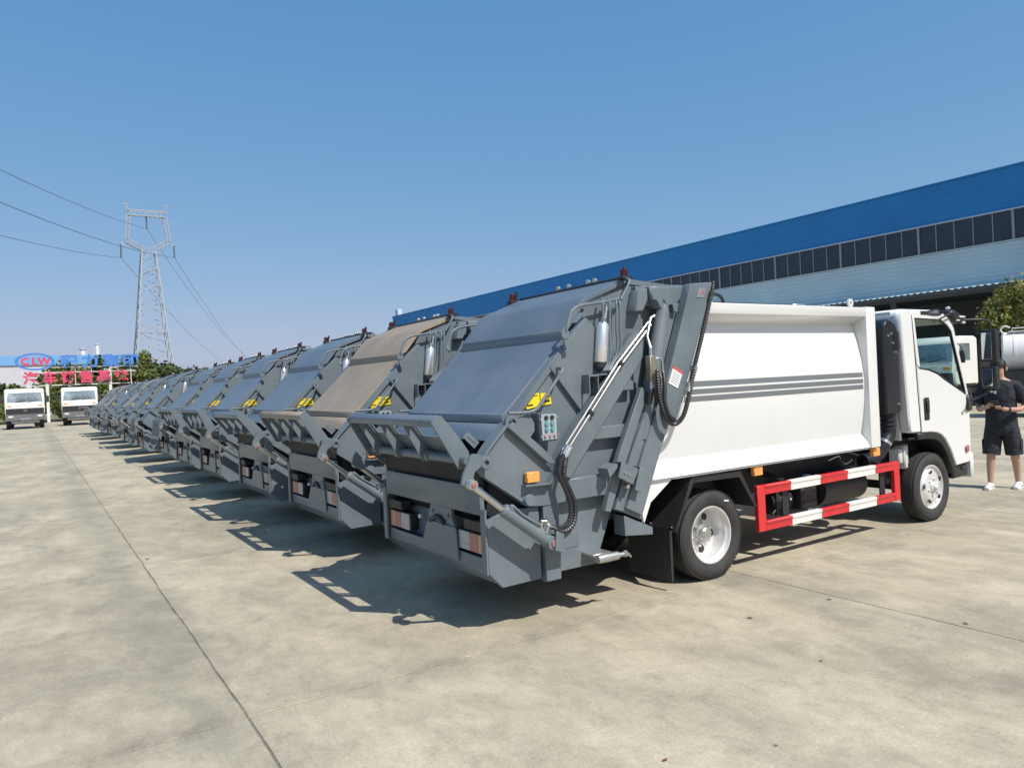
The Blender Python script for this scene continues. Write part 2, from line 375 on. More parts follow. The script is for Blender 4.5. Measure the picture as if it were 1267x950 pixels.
# --- tailgate side sheets and stiffeners
both('tailgate_side_sheet', M['grey'], lambda b: b.prism([(2.60, 1.25), (2.70, 1.37), (2.80, 1.46), (3.40, 2.06), (3.56, 2.21), (3.66, 2.37), (4.10, 2.52), (4.74, 2.52), (4.05, 1.20), (3.80, 0.74), (3.655, 0.42), (3.655, 0.345), (3.12, 0.345), (2.99, 0.88), (2.95, 0.89), (2.62, 1.13)], 4.455, 4.475))
both('rear_corner_plate', M['grey'], lambda b: b.prism([(2.625, 0.822), (2.625, 0.447), (2.735, 0.330), (3.075, 0.337), (3.075, 0.87), (2.80, 0.87)], 4.415, 4.45, bev=0.004))
both('rear_corner_flange', M['grey'], lambda b: b.prism([(2.608, 0.90), (2.608, 0.440), (2.622, 0.440), (2.622, 0.90)], 4.41, 4.475))
both('lower_column', M['grey'], lambda b: b.box(3.095, 3.235, 4.385, 4.452, 0.31, 0.885, 0.006))
both('hopper_side_plate', M['grey'], lambda b: b.prism([(2.535, 1.245), (2.565, 1.262), (2.60, 1.275), (2.64, 1.325), (2.70, 1.385), (2.79, 1.475), (3.09, 1.235), (3.175, 1.128), (3.31, 1.040), (3.70, 1.042), (3.70, 0.887), (3.10, 0.869), (2.997, 0.879), (2.944, 0.893), (2.629, 1.11), (2.56, 1.165)], 4.378, 4.403, bev=0.004))
def arcf(b):
    pts = [(2.555, 1.27), (2.60, 1.275), (2.64, 1.325), (2.70, 1.385), (2.80, 1.482)]
    up = [(x-0.012, z+0.016) for x, z in pts]
    b.prism(pts+up[::-1], 4.345, 4.452)
both('hopper_rim_flange', M['grey'], arcf)
both('hopper_strap', M['grey'], lambda b: b.prism([(2.785, 1.468), (2.83, 1.505), (3.135, 1.245), (3.185, 1.17), (3.12, 1.185), (3.07, 1.225)], 4.325, 4.376, bev=0.004))
both('lamp_shelf', M['grey'], lambda b: b.prism([(2.905, 1.050), (3.115, 1.043), (3.178, 1.12), (3.187, 1.112), (3.12, 1.031), (2.905, 1.038)], 4.315, 4.376))
both('lower_side_beam', M['grey'], lambda b: b.box(3.30, 3.702, 4.362, 4.450, 0.880, 1.045, 0.008))
both('mid_side_beam', M['grey'], lambda b: b.box(3.53, 3.965, 4.375, 4.453, 1.312, 1.412, 0.008))
both('upper_side_beam', M['grey'], lambda b: b.box(3.74, 4.03, 4.375, 4.453, 1.676, 1.757, 0.008))
both('diagonal_side_beam', M['grey'], lambda b: b.prism([(3.165, 1.105), (3.324, 1.331), (4.06, 2.143), (4.146, 2.125), (4.10, 1.93), (3.95, 1.76), (3.65, 1.42), (3.46, 1.21), (3.32, 1.05)], 4.335, 4.45, bev=0.006))
both('reinforcing_plate', M['grey'], lambda b: b.prism([(3.235, 1.885), (3.60, 2.245), (3.655, 2.215), (3.90, 1.955), (3.87, 1.93), (3.51, 1.545)], 4.418, 4.452, bev=0.004))
both('cover_edge_beam', M['grey'], lambda b: b.prism([(2.825, 1.475), (3.405, 2.075), (3.605, 2.262), (3.64, 2.24), (3.44, 2.045), (2.872, 1.455)], 4.425, 4.50, bev=0.005))
both('hopper_lobe', M['grey'], lambda b: b.prism([(2.85, 1.50), (2.99, 1.555)] + [(2.955+0.085*math.cos(R(a)), 1.455+0.085*math.sin(R(a))) for a in (20, -20, -60, -100, -140)] + [(2.84, 1.445)], 4.36, 4.452, bev=0.004))
def boss(x, z, y0, y1, r, hole=None):
    def f(b):
        pr = [(0, 0), (r*0.85, 0), (r, 0.008), (r, y1-y0)]
        if hole: pr = [(hole, 0.03), (hole, 0), (r*0.85, 0), (r, 0.008), (r, y1-y0)]
        b.lathe((x, y0, z), (0, 1, 0), pr, 20)
        if hole: b.lathe((x, y0+0.02, z), (0, 1, 0), [(0, 0), (hole*1.01, 0)], 16)
    return f
both('pivot_bush', M['grey'], boss(2.57, 1.242, 4.285, 4.40, 0.047, 0.020))
both('round_boss', M['grey'], boss(2.956, 0.931, 4.34, 4.40, 0.045))
# tailgate edge flange and gusset
both('tailgate_edge_flange', M['grey'], lambda b: b.prism([(3.616, 0.772), (3.676, 0.752), (3.89, 1.19), (4.12, 1.65), (4.06, 1.70), (3.792, 1.20)], 4.315, 4.365, bev=0.004))
both('body_rear_gusset', M['grey'], lambda b: b.prism([(3.825, 0.705), (3.825, 0.545), (4.122, 0.512), (4.122, 0.573)], 4.33, 4.46, bev=0.004))
# slanted rail
both('lower_slanted_rail', M['grey'], lambda b: b.prism([(3.715, 0.770), (3.806, 0.738), (3.988, 0.653), (4.058, 0.805), (4.209, 1.164), (4.42, 1.62), (4.16, 1.62), (3.918, 1.19)], 4.315, 4.43, bev=0.006))
both('rail_web', M['grey'], lambda b: b.prism([(3.81, 0.77), (3.975, 0.69), (4.195, 1.164), (4.42, 1.62), (4.24, 1.62), (4.015, 1.182)], 4.285, 4.312, bev=0.004))
both('upper_slanted_rail', M['grey'], lambda b: b.prism([(4.545, 2.40), (4.595, 2.535), (4.86, 2.555), (4.70, 2.16), (4.57, 1.86), (4.36, 1.42), (4.30, 1.378), (4.245, 1.40), (4.215, 1.50), (4.215, 1.62), (4.328, 1.86)], 4.245, 4.345, bev=0.010))
both('rail_edge_trim', M['wband'], lambda b: b.prism([(4.845, 2.49), (4.855, 2.487), (4.575, 1.85), (4.375, 1.425), (4.365, 1.43), (4.565, 1.855)], 4.238, 4.244))
both('rail_side_web', M['grey'], lambda b: b.prism([(4.46, 2.40), (4.545, 2.405), (4.328, 1.86), (4.215, 1.60), (4.15, 1.62), (4.26, 1.86)], 4.345, 4.44))
# top corner block
both('top_corner_plate', M['grey'], lambda b: b.prism([(4.12, 2.36), (4.12, 2.515), (4.63, 2.545), (4.63, 2.40), (4.50, 2.36)], 4.40, 4.46, bev=0.005))
def mount(b):
    b.prism([(4.21, 2.515), (4.372, 2.512), (4.62, 2.535), (4.585, 2.43), (4.50, 2.362), (4.375, 2.343), (4.308, 2.392), (4.235, 2.395)], 4.335, 4.40, bev=0.012)
    b.prism([(4.05, 2.305), (4.14, 2.305), (4.20, 2.40), (4.20, 2.50), (4.10, 2.48)], 4.345, 4.455, bev=0.01)
    b.prism([(4.25, 2.40), (4.31, 2.40), (4.33, 2.33), (4.29, 2.33)], 4.30, 4.45, bev=0.004)
    b.prism([(4.43, 2.37), (4.50, 2.37), (4.48, 2.30), (4.44, 2.30)], 4.30, 4.45, bev=0.004)
both('cylinder_mount', M['grey'], mount)
pl = one('maker_plate', M['galv'], lambda b: b.prism([(4.68, 2.50), (4.765, 2.498), (4.735, 2.42), (4.65, 2.42)], 4.240, 4.2435))
one('plate_print', M['pin'], lambda b: b.prism([(4.72, 2.485), (4.75, 2.485), (4.735, 2.445), (4.705, 2.445)], 4.238, 4.2395), pl)
one('rail_slot', M['print'], lambda b: b.prism([(4.80, 2.47), (4.825, 2.47), (4.79, 2.38), (4.765, 2.38)], 4.241, 4.2435))
# ejector cylinder
def cyl_line(p0, p1, r): return lambda b: b.tube([p0, p1], r, 20)
both('tailgate_cylinder', M['grey'], lambda b: (b.tube([(4.36, 4.33, 2.38), (4.34, 4.335, 2.30), (4.07, 4.36, 1.28)], [0.035, 0.058, 0.058], 20), b.lathe((4.365, 4.29, 2.385), (0, 1, 0), [(0, 0), (0.03, 0), (0.034, 0.006), (0.034, 0.10)], 16)))
vb = one('valve_block', M['brass'], lambda b: b.box(4.085, 4.155, 4.235, 4.295, 1.74, 1.945, 0.006))
one('valve_fitting', M['steel'], lambda b: (b.tube([(4.15, 4.245, 1.92), (4.20, 4.235, 1.925), (4.213, 4.23, 1.88), (4.213, 4.23, 1.80)], 0.013, 8), b.tube([(4.15, 4.25, 1.79), (4.19, 4.24, 1.795), (4.203, 4.235, 1.75), (4.20, 4.235, 1.68)], 0.013, 8), b.tube([(4.12, 4.26, 1.94), (4.12, 4.26, 2.01)], 0.016, 8), b.tube([(4.11, 4.26, 1.75), (4.105, 4.26, 1.68)], 0.014, 8), b.tube([(4.12, 4.26, 2.0), (4.125, 4.30, 2.10), (4.18, 4.31, 2.25), (4.225, 4.31, 2.27)], 0.012, 8)), vb)
one('valve_knob', M['black'], lambda b: (b.tube([(4.11, 4.28, 1.66), (4.10, 4.29, 1.56)], [0.035, 0.025], 10), b.tube([(4.17, 4.30, 1.70), (4.20, 4.31, 1.56)], [0.03, 0.02], 10)), vb)
def hose(pts, r, step=0.011, n=8, k=10):
    P = resample(spline(pts, k), step)
    return lambda b: b.tube(P, [r if i % 2 else r*0.78 for i in range(len(P))], n)
HP = [(4.12, 4.20, 1.83), (4.122, 4.20, 1.74), (4.13, 4.20, 1.636), (4.174, 4.195, 1.475), (4.26, 4.19, 1.392), (4.368, 4.19, 1.442), (4.46, 4.20, 1.603), (4.533, 4.21, 1.80), (4.60, 4.225, 1.925), (4.71, 4.235, 2.165), (4.845, 4.245, 2.49), (4.875, 4.26, 2.56)]
both('rail_hose', M['hose'], hose(HP, 0.021))
one('valve_hose', M['hose'], hose([(4.213, 4.23, 1.81), (4.195, 4.20, 1.70), (4.17, 4.185, 1.58), (4.20, 4.175, 1.47), (4.265, 4.172, 1.422)], 0.019))
one('hose_fitting', M['galv'], lambda b: (b.tube([(4.47, 4.212, 1.64), (4.545, 4.218, 1.80)], 0.024, 10), b.tube([(4.545, 4.218, 1.80), (4.565, 4.22, 1.845)], 0.028, 6)))
# long hard pipes along the diagonal beam and the hoses below them
def pipe_run(dx, dz, y):
    return [(4.175+dx, y, 2.205+dz), (4.14+dx, y, 2.17+dz), (3.83+dx, y, 1.885+dz), (3.57+dx, y, 1.60+dz), (3.30+dx, y, 1.305+dz), (3.255+dx, y, 1.258+dz)]
for dx, dz, y in ((-0.012, 0.012, 4.322), (0.012, -0.012, 4.318)):
    both('hydraulic_pipe', M['steel'], lambda b, dx=dx, dz=dz, y=y: b.tube(pipe_run(dx, dz, y), 0.0115, 10))
both('pipe_clamp', M['black'], lambda b: b.beam((3.50, 4.318, 1.545), (3.545, 4.318, 1.51), 0.03, 0.03))
both('pipe_clamp', M['black'], lambda b: b.beam((3.83, 4.318, 1.91), (3.865, 4.318, 1.875), 0.03, 0.03))
both('pipe_coupling', M['steel'], lambda b: (b.tube([(3.285, 4.312, 1.30), (3.225, 4.305, 1.225)], 0.021, 8), b.tube([(3.315, 4.312, 1.285), (3.25, 4.305, 1.205)], 0.021, 8)))
both('lift_hose', M['hose'], hose([(3.235, 4.30, 1.24), (3.19, 4.285, 1.17), (3.172, 4.275, 1.10), (3.215, 4.26, 0.98), (3.245, 4.25, 0.87), (3.215, 4.24, 0.765), (3.14, 4.235, 0.725), (3.05, 4.235, 0.742)], 0.0195))
both('lift_hose', M['hose'], hose([(3.262, 4.30, 1.215), (3.222, 4.275, 1.14), (3.208, 4.262, 1.07), (3.252, 4.25, 0.96), (3.278, 4.24, 0.86), (3.245, 4.225, 0.745), (3.16, 4.215, 0.70), (3.07, 4.22, 0.715)], 0.0195))
# grab rails
def rail(pts, r=0.0125, k=5): 
    P = spline(pts, k); return lambda b: b.tube(P, r, 10)
both('lower_grab_rail', M['grey'], rail([(3.305, 4.42, 1.875), (3.29, 4.335, 1.862), (3.22, 4.33, 1.78), (3.06, 4.33, 1.605), (3.02, 4.335, 1.575), (2.96, 4.345, 1.563), (2.82, 4.37, 1.565)]))
both('grab_rail_ring', M['grey'], lambda b: b.lathe((2.825, 4.335, 1.50), (0.25, 1, 0), [(0.028, 0), (0.05, 0), (0.055, 0.02), (0.05, 0.05), (0.028, 0.05)], 16, True))
both('upper_grab_rail', M['grey'], rail([(3.36, 4.40, 2.11), (3.362, 4.36, 2.16), (3.40, 4.36, 2.26), (3.435, 4.36, 2.31), (3.52, 4.36, 2.345), (3.70, 4.37, 2.37), (3.91, 4.38, 2.405)]))
both('top_grab_rail', M['grey'], rail([(4.06, 4.44, 2.58), (4.037, 4.38, 2.553), (3.99, 4.375, 2.48), (3.93, 4.375, 2.40)]))
for q, (x0, x1) in enumerate(((3.905, 3.80), (3.87, 3.785), (3.80, 3.76), (3.73, 3.735))):
    both('hydraulic_line', M['grey'], rail([(x0+0.02, 4.40, 2.41), (x0, 4.36, 2.36), (x0-0.015, 4.355, 2.16), (x0-0.02, 4.35, 2.0), (x1, 4.345, 1.90), (x1-0.05, 4.335, 1.84)], 0.009))
one('hinge_lug', M['grey'], lambda b: (b.prism(circ(3.355, 2.125, 0.038, 14), 4.36, 4.385), b.prism([(3.33, 2.11), (3.38, 2.10), (3.40, 2.02), (3.36, 2.01)], 4.365, 4.384)))
# accumulator
ac = one('accumulator_bottle', M['bottle'], lambda b: b.lathe((3.700, 4.385, 1.905), (0.13, 0, 1), [(0, 0), (0.042, 0), (0.050, 0.012), (0.050, 0.29), (0.036, 0.315), (0.016, 0.322), (0.014, 0.36), (0, 0.36)], 24))
one('bottle_cap', M['black'], lambda b: b.lathe((3.692, 4.385, 1.845), (0.13, 0, 1), [(0, 0), (0.03, 0), (0.047, 0.02), (0.047, 0.058), (0, 0.058)], 20), ac)
one('bottle_bracket', M['grey'], lambda b: (b.box(3.535, 3.632, 4.33, 4.452, 1.80, 1.815), b.box(3.535, 3.543, 4.33, 4.452, 1.67, 1.80), b.box(3.632, 3.73, 4.345, 4.452, 1.808, 1.82), b.box(3.624, 3.632, 4.335, 4.452, 1.67, 1.80), b.box(3.545, 3.622, 4.44, 4.452, 1.67, 1.79)), ac)
one('bottle_stem', M['galv'], lambda b: b.tube([(3.765, 4.385, 2.25), (3.785, 4.385, 2.33), (3.79, 4.42, 2.36)], 0.014, 8), ac)
# stickers
st = one('warning_sticker', M['yellow'], lambda b: b.prism([(3.008, 1.632), (3.058, 1.690), (3.145, 1.697), (3.152, 1.60), (3.03, 1.580)], 4.444, 4.4545))
one('sticker_print', M['print'], lambda b: b.prism([(3.03, 1.602), (3.035, 1.612), (3.085, 1.617), (3.083, 1.605)], 4.4415, 4.4435), st)
one('sticker_print', M['print'], lambda b: b.prism([(3.07, 1.672), (3.072, 1.677), (3.13, 1.681), (3.13, 1.676)], 4.4415, 4.4435), st)
st = one('warning_sticker', M['yellow'], lambda b: b.prism([(3.158, 1.60), (3.156, 1.692), (3.243, 1.694), (3.256, 1.610)], 4.444, 4.4545))
one('sticker_print', M['print'], lambda b: b.prism([(3.19, 1.622), (3.19, 1.636), (3.238, 1.642), (3.24, 1.628)], 4.4415, 4.4435), st)
one('sticker_print', M['print'], lambda b: b.prism([(3.18, 1.66), (3.18, 1.665), (3.235, 1.67), (3.236, 1.665)], 4.4415, 4.4435), st)
lb = one('rail_label', M['label'], lambda b: b.prism([(4.335, 1.838), (4.437, 1.783), (4.379, 1.674), (4.278, 1.72)], 4.239, 4.2435))
one('label_band', M['labelred'], lambda b: b.prism([(4.345, 1.857), (4.447, 1.800), (4.438, 1.784), (4.336, 1.839)], 4.238, 4.2435), lb)
def lblines(b):
    for i in range(5):
        t = 0.18+0.15*i
        p = (4.335-0.055*t*1.04+0.012, 1.838-0.116*t-0.006); b.prism([p, (p[0]+0.075, p[1]-0.040), (p[0]+0.073, p[1]-0.045), (p[0]-0.002, p[1]-0.005)], 4.2378, 4.2386)
one('label_print', M['panelface'], lblines, lb)
# control box
cb = one('control_box', M['grey'], lambda b: b.box(3.062, 3.218, 4.335, 4.452, 1.342, 1.552, 0.006))
one('lid_seal', M['black'], lambda b: b.box(3.067, 3.214, 4.330, 4.336, 1.347, 1.548), cb)
one('control_lid', M['panelface'], lambda b: b.box(3.072, 3.210, 4.326, 4.334, 1.352, 1.543, 0.003), cb)
for i, z in enumerate((1.515, 1.470, 1.428, 1.382)):
    for x in ((3.112, 3.165) if i < 3 else (3.098, 3.141, 3.182)):
        one('push_button' if i else 'selector_knob', M['pink'] if i == 3 else (M['cyan'] if i else M['black']), lambda b, x=x, z=z, i=i: b.lathe((x, 4.312, z), (0, 1, 0), [(0, 0), (0.013 if i < 3 else 0.009, 0.0), (0.016 if i < 3 else 0.011, 0.004), (0.016 if i < 3 else 0.011, 0.016)], 12), cb)
one('lid_latch', M['steel'], lambda b: (b.box(3.056, 3.066, 4.322, 4.335, 1.50, 1.515), b.box(3.056, 3.066, 4.322, 4.335, 1.375, 1.39), b.box(3.212, 3.222, 4.322, 4.335, 1.51, 1.525), b.box(3.212, 3.222, 4.322, 4.335, 1.38, 1.395)), cb)
# side marker lamps
def marker(x0, x1, z0, z1, y): return lambda b: b.box(x0, x1, y, y+0.045, z0, z1, 0.006)
both('side_marker_lamp', M['amber'], marker(2.925, 3.035, 1.058, 1.135, 4.325))
# lift arm bracket, cylinder
both('lift_arm_bracket', M['grey'], lambda b: b.prism([(2.449, 1.302), (2.475, 1.315), (2.510, 1.304), (2.545, 1.262), (2.525, 1.22), (2.475, 1.19), (2.463, 1.156), (2.488, 1.084), (2.462, 1.056), (2.42, 1.072), (2.365, 1.119), (2.385, 1.185)], 4.285, 4.31, bev=0.004))
def liftcyl(b):
    b.tube([(2.665, 4.26, 0.918), (2.675, 4.26, 0.910), (2.69, 4.26, 0.898), (3.03, 4.255, 0.643)], [0.036, 0.047, 0.047, 0.047], 20)
    b.lathe((3.045, 4.205, 0.632), (0, 1, 0), [(0, 0), (0.045, 0), (0.05, 0.01), (0.05, 0.10), (0, 0.10)], 18)
lc = both('lift_cylinder', M['grey'], liftcyl)
for o_c, fl in zip(lc, (None, FL)):
    one('piston_rod', M['steel'], lambda b: b.tube([(2.43, 4.262, 1.108), (2.68, 4.26, 0.906)], 0.0235, 14), o_c, flip=fl)
    one('rod_eye', M['galv'], lambda b: b.lathe((2.427, 4.225, 1.112), (0, 1, 0), [(0, 0), (0.032, 0), (0.036, 0.006), (0.036, 0.055)], 16), o_c, flip=fl)
    one('end_pin', M['pin'], lambda b: (b.lathe((3.048, 4.195, 0.629), (0, 1, 0), [(0, 0), (0.022, 0), (0.026, 0.006), (0.026, 0.02)], 14), b.lathe((2.427, 4.215, 1.112), (0, 1, 0), [(0, 0), (0.018, 0), (0.021, 0.005), (0.021, 0.02)], 14)), o_c, flip=fl)
    one('cylinder_pipe', M['grey'], lambda b: (b.tube(spline([(2.72, 4.225, 0.93), (2.735, 4.215, 0.925), (2.80, 4.215, 0.865), (2.90, 4.215, 0.80), (2.945, 4.22, 0.775)]), 0.009, 8), b.box(2.705, 2.735, 4.215, 4.25, 0.905, 0.945, 0.004)), o_c, flip=fl)
    one('cylinder_fitting', M['steel'], lambda b: (b.tube([(2.95, 4.23, 0.73), (2.965, 4.225, 0.80), (2.995, 4.22, 0.805), (3.03, 4.22, 0.765)], 0.014, 8), b.tube([(2.995, 4.225, 0.71), (3.01, 4.22, 0.755), (3.05, 4.22, 0.75), (3.08, 4.22, 0.725)], 0.014, 8), b.box(2.94, 2.985, 4.225, 4.27, 0.70, 0.75, 0.004)), o_c, flip=fl)
both('cylinder_bracket', M['grey'], lambda b: (b.box(3.118, 3.30, 4.245, 4.412, 0.562, 0.682, 0.008), b.prism([(3.005, 0.70), (3.04, 0.742), (3.125, 0.690), (3.125, 0.552), (3.0, 0.605)], 4.295, 4.315, bev=0.003), b.prism([(3.06, 0.72), (3.125, 0.690), (3.125, 0.552), (3.04, 0.585)], 4.185, 4.20, bev=0.003)))
# lock brackets on the rail
both('lock_plate', M['grey'], lambda b: (b.prism([(3.735, 1.142), (3.902, 1.068), (3.832, 0.955), (3.688, 1.028)], 4.222, 4.236, bev=0.003), b.prism([(3.735, 1.142), (3.902, 1.068), (3.898, 1.060), (3.731, 1.134)], 4.236, 4.33), b.prism([(3.60, 1.10), (3.70, 1.13), (3.70, 1.10), (3.62, 1.03)], 4.24, 4.36)))
both('lock_plate', M['grey'], lambda b: (b.prism([(3.920, 1.087), (3.992, 1.054), (3.912, 0.884), (3.848, 0.915)], 4.222, 4.234, bev=0.003), b.prism([(3.920, 1.087), (3.992, 1.054), (3.988, 1.046), (3.916, 1.079)], 4.234, 4.31)))
both('lock_bolt', M['steel'], lambda b: (b.lathe((3.76, 4.214, 1.055), (0, 1, 0), [(0, 0), (0.010, 0), (0.012, 0.004), (0.012, 0.01)], 8), b.lathe((3.80, 4.214, 1.035), (0, 1, 0), [(0, 0), (0.010, 0), (0.012, 0.004), (0.012, 0.01)], 8), b.lathe((3.79, 4.23, 0.945), (0, 1, 0), [(0, 0), (0.016, 0), (0.018, 0.004), (0.018, 0.05)], 8)))
# drain latch under the side
both('drain_latch', M['galv'], lambda b: (b.tube([(3.50, 4.29, 0.425), (3.56, 4.29, 0.425), (3.70, 4.285, 0.425)], [0.032, 0.036, 0.032], 12), b.box(3.48, 3.66, 4.31, 4.455, 0.440, 0.458, 0.004), b.tube([(3.70, 4.285, 0.425), (3.76, 4.282, 0.425)], 0.018, 10), b.tube([(3.76, 4.282, 0.425), (3.785, 4.282, 0.425)], 0.026, 6), b.tube([(3.775, 4.26, 0.44), (3.81, 4.26, 0.40)], 0.009, 6)))

# --- hopper: cover, inside, rear panel
C0, C1 = 4.505, 6.095
lc_ = one('lower_cover', M['cover'], lambda b: b.prism([(2.845, 1.553), (2.87, 1.560), (3.475, 2.135), (3.475, 2.09), (2.90, 1.53), (2.855, 1.488), (2.845, 1.488)], C0, C1, bev=0.003))
uc_ = one('upper_cover', M['cover'], lambda b: b.prism([(3.438, 2.098), (3.438, 2.166), (3.452, 2.182), (3.645, 2.405), (3.70, 2.438), (4.11, 2.595), (4.13, 2.56), (3.72, 2.405), (3.665, 2.37), (3.48, 2.150), (3.45, 2.098)], C0+0.004, C1-0.004, bev=0.003))
hl_ = one('hopper_ledge', M['cover'], lambda b: b.prism([(2.80, 1.486), (2.838, 1.486), (2.89, 1.44), (2.89, 1.36), (2.70, 1.37), (2.735, 1.42)], 4.48, 6.12, bev=0.005))
one('tailgate_roof', M['grey'], lambda b: b.prism([(4.115, 2.585), (4.72, 2.545), (4.72, 2.50), (4.115, 2.545)], 4.48, 6.12))
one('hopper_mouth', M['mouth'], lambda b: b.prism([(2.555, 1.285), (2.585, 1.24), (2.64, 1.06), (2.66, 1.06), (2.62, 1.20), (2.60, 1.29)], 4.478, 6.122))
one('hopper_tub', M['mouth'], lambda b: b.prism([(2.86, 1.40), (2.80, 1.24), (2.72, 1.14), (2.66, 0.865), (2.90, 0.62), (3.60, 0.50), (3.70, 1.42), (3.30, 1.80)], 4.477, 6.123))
rp = one('rear_panel', M['grey'], lambda b: b.prism([(2.612, 1.053), (2.612, 0.853), (2.632, 0.845), (2.655, 0.865), (2.645, 1.053)], 4.478, 6.122, bev=0.004))
one('rear_recess_plate', M['grey'], lambda b: b.prism([(2.735, 0.40), (2.735, 0.62), (2.80, 0.845), (2.82, 0.845), (2.755, 0.62), (2.755, 0.40)], 4.478, 6.122))
one('bottom_sheet', M['grey'], lambda b: b.prism([(2.735, 0.345), (3.70, 0.350), (3.70, 0.370), (2.735, 0.365)], 4.452, 6.148))
one('lower_apron', M['grey'], lambda b: b.prism([(2.638, 0.54), (2.632, 0.455), (2.736, 0.347), (2.75, 0.36), (2.65, 0.465), (2.655, 0.54)], 4.478, 6.122, bev=0.003))
def lampset(fl):
    base = one('rear_lamp', M['black'], lambda b: b.box(2.655, 2.72, 4.485, 4.87, 0.558, 0.705, 0.006), flip=fl)
    one('amber_lens', M['rearamber'], lambda b: b.box(2.640, 2.654, 4.49, 4.58, 0.563, 0.70, 0.004), base, flip=fl)
    one('red_lens', M['rearred'], lambda b: b.box(2.639, 2.654, 4.583, 4.70, 0.563, 0.70, 0.004), base, flip=fl)
    one('clear_lens', M['rearclear'], lambda b: b.box(2.640, 2.654, 4.703, 4.865, 0.563, 0.70, 0.004), base, flip=fl)
    one('lamp_hood', M['frame'], lambda b: b.box(2.625, 2.72, 4.482, 4.75, 0.725, 0.80, 0.004), base, flip=fl)
lampset(None); lampset(FL)
def towp(b):
    b.prism([(4.945, 0.845), (5.285, 0.845), (5.33, 0.77), (5.33, 0.71), (5.03, 0.70), (4.90, 0.71), (4.945, 0.77)], 2.63, 2.655, axis='x')
    b.prism([(4.87, 0.71), (5.33, 0.715), (5.48, 0.47), (4.84, 0.47)], 2.618, 2.630, axis='x')
tp = one('tow_plate', M['grey'], towp)
one('tow_eye', M['black'], lambda b: b.tube([(2.628, 5.05, 0.72), (2.622, 5.12, 0.755), (2.622, 5.20, 0.755), (2.628, 5.29, 0.715)], 0.022, 8), tp)
one('tow_hole', M['print'], lambda b: (b.lathe((2.6285, 4.99, 0.785), (1, 0, 0), [(0, 0), (0.018, 0), (0.018, 0.002)], 10), b.lathe((2.6285, 5.25, 0.795), (1, 0, 0), [(0, 0), (0.018, 0), (0.018, 0.002)], 10)), tp)
one('work_lamp', M['clear'], lambda b: b.lathe((2.70, 5.60, 0.70), (-1, 0, 0), [(0.018, 0), (0.022, 0.02), (0.016, 0.03), (0, 0.03)], 14))
# --- folding lip
lip_parts = []
def lp(o): lip_parts.append(o); return o
LB0, LB1 = 4.50, 6.10
lip_top = lp(one('lip_flange', M['cover'], lambda b: b.prism([(2.275, 1.548), (2.315, 1.583), (2.345, 1.570), (2.352, 1.545), (2.315, 1.505), (2.285, 1.497)], LB0+0.003, LB1-0.003, bev=0.004)))
cheek = [(2.262, 1.535), (2.313, 1.580), (2.345, 1.575), (2.48, 1.413), (2.549, 1.314), (2.56, 1.26), (2.52, 1.195), (2.461, 1.193)]
for fl in (None, FL):
    lp(one('lip_cheek', M['grey'], lambda b: b.prism(cheek, LB0-0.012, LB0+0.002, bev=0.003), flip=fl))
lp(one('lip_shaft', M['grey'], lambda b: (b.tube([(2.50, 4.42, 1.258), (2.50, 6.18, 1.258)], 0.034, 18), b.tube([(2.50, 4.98, 1.258), (2.50, 5.05, 1.258)], 0.045, 18), b.tube([(2.50, 5.52, 1.258), (2.50, 5.59, 1.258)], 0.045, 18))))
for y in (5.045, 5.485, 5.93):
    lp(one('lip_rib', M['grey'], lambda b, y=y: b.prism([(2.295, 1.52), (2.345, 1.545), (2.525, 1.30), (2.535, 1.25), (2.46, 1.215), (2.40, 1.33)], y-0.006, y+0.006)))
lp(one('lip_sheet', M['grey'], lambda b: (b.prism([(2.450, 1.412), (2.460, 1.418), (2.566, 1.272), (2.556, 1.265)], LB0+0.003, LB1-0.003), b.prism([(2.345, 1.548), (2.352, 1.553), (2.372, 1.526), (2.364, 1.521)], LB0+0.003, LB1-0.003))))
for y0, y1 in ((LB0+0.003, 4.60), (5.0, 5.035), (5.053, 5.09), (5.44, 5.475), (5.493, 5.53), (5.87, 5.92), (5.938, LB1-0.003)):
    lp(one('lip_web', M['grey'], lambda b, y0=y0, y1=y1: b.prism([(2.366, 1.525), (2.373, 1.529), (2.459, 1.417), (2.452, 1.411)], y0, y1)))
both('lip_latch', M['grey'], lambda b: (b.prism([(2.515, 1.415), (2.558, 1.450), (2.645, 1.368), (2.602, 1.328)], 4.50, 4.512), b.prism([(2.548, 1.418), (2.562, 1.430), (2.625, 1.372), (2.612, 1.360)], 4.496, 4.4985)))

# --- top of the tailgate: beacons, lamps, pipes
for y, fl in ((4.47, None), (4.47, FL)):
    bc = one('beacon', M['beacon'], lambda b: b.lathe((4.06, y, 2.60), (0, 0, 1), [(0.032, 0), (0.034, 0.01), (0.032, 0.055), (0.018, 0.068), (0, 0.07)], 14), flip=fl)
    one('beacon_base', M['black'], lambda b: (b.box(4.02, 4.10, y-0.04, y+0.04, 2.575, 2.602, 0.004), b.tube([(4.09, y+0.02, 2.60), (4.10, y+0.03, 2.69)], 0.015, 8)), bc, flip=fl)
one('roof_conduit', M['black'], lambda b: (b.tube([(4.13, 4.52, 2.605), (4.13, 6.08, 2.605)], 0.016, 8), b.tube([(4.17, 4.50, 2.60), (4.17, 6.10, 2.60)], 0.02, 8)))
for y in (4.93, 5.02, 5.30, 5.46):
    lm = one('roof_work_lamp', M['galv'], lambda b: b.lathe((4.14, y, 2.637), (-1, 0, -0.2), [(0.012, -0.02), (0.022, 0.0), (0.022, 0.012), (0, 0.015)], 12))
    one('lamp_bracket', M['black'], lambda b: b.box(4.13, 4.16, y-0.012, y+0.012, 2.60, 2.63), lm)
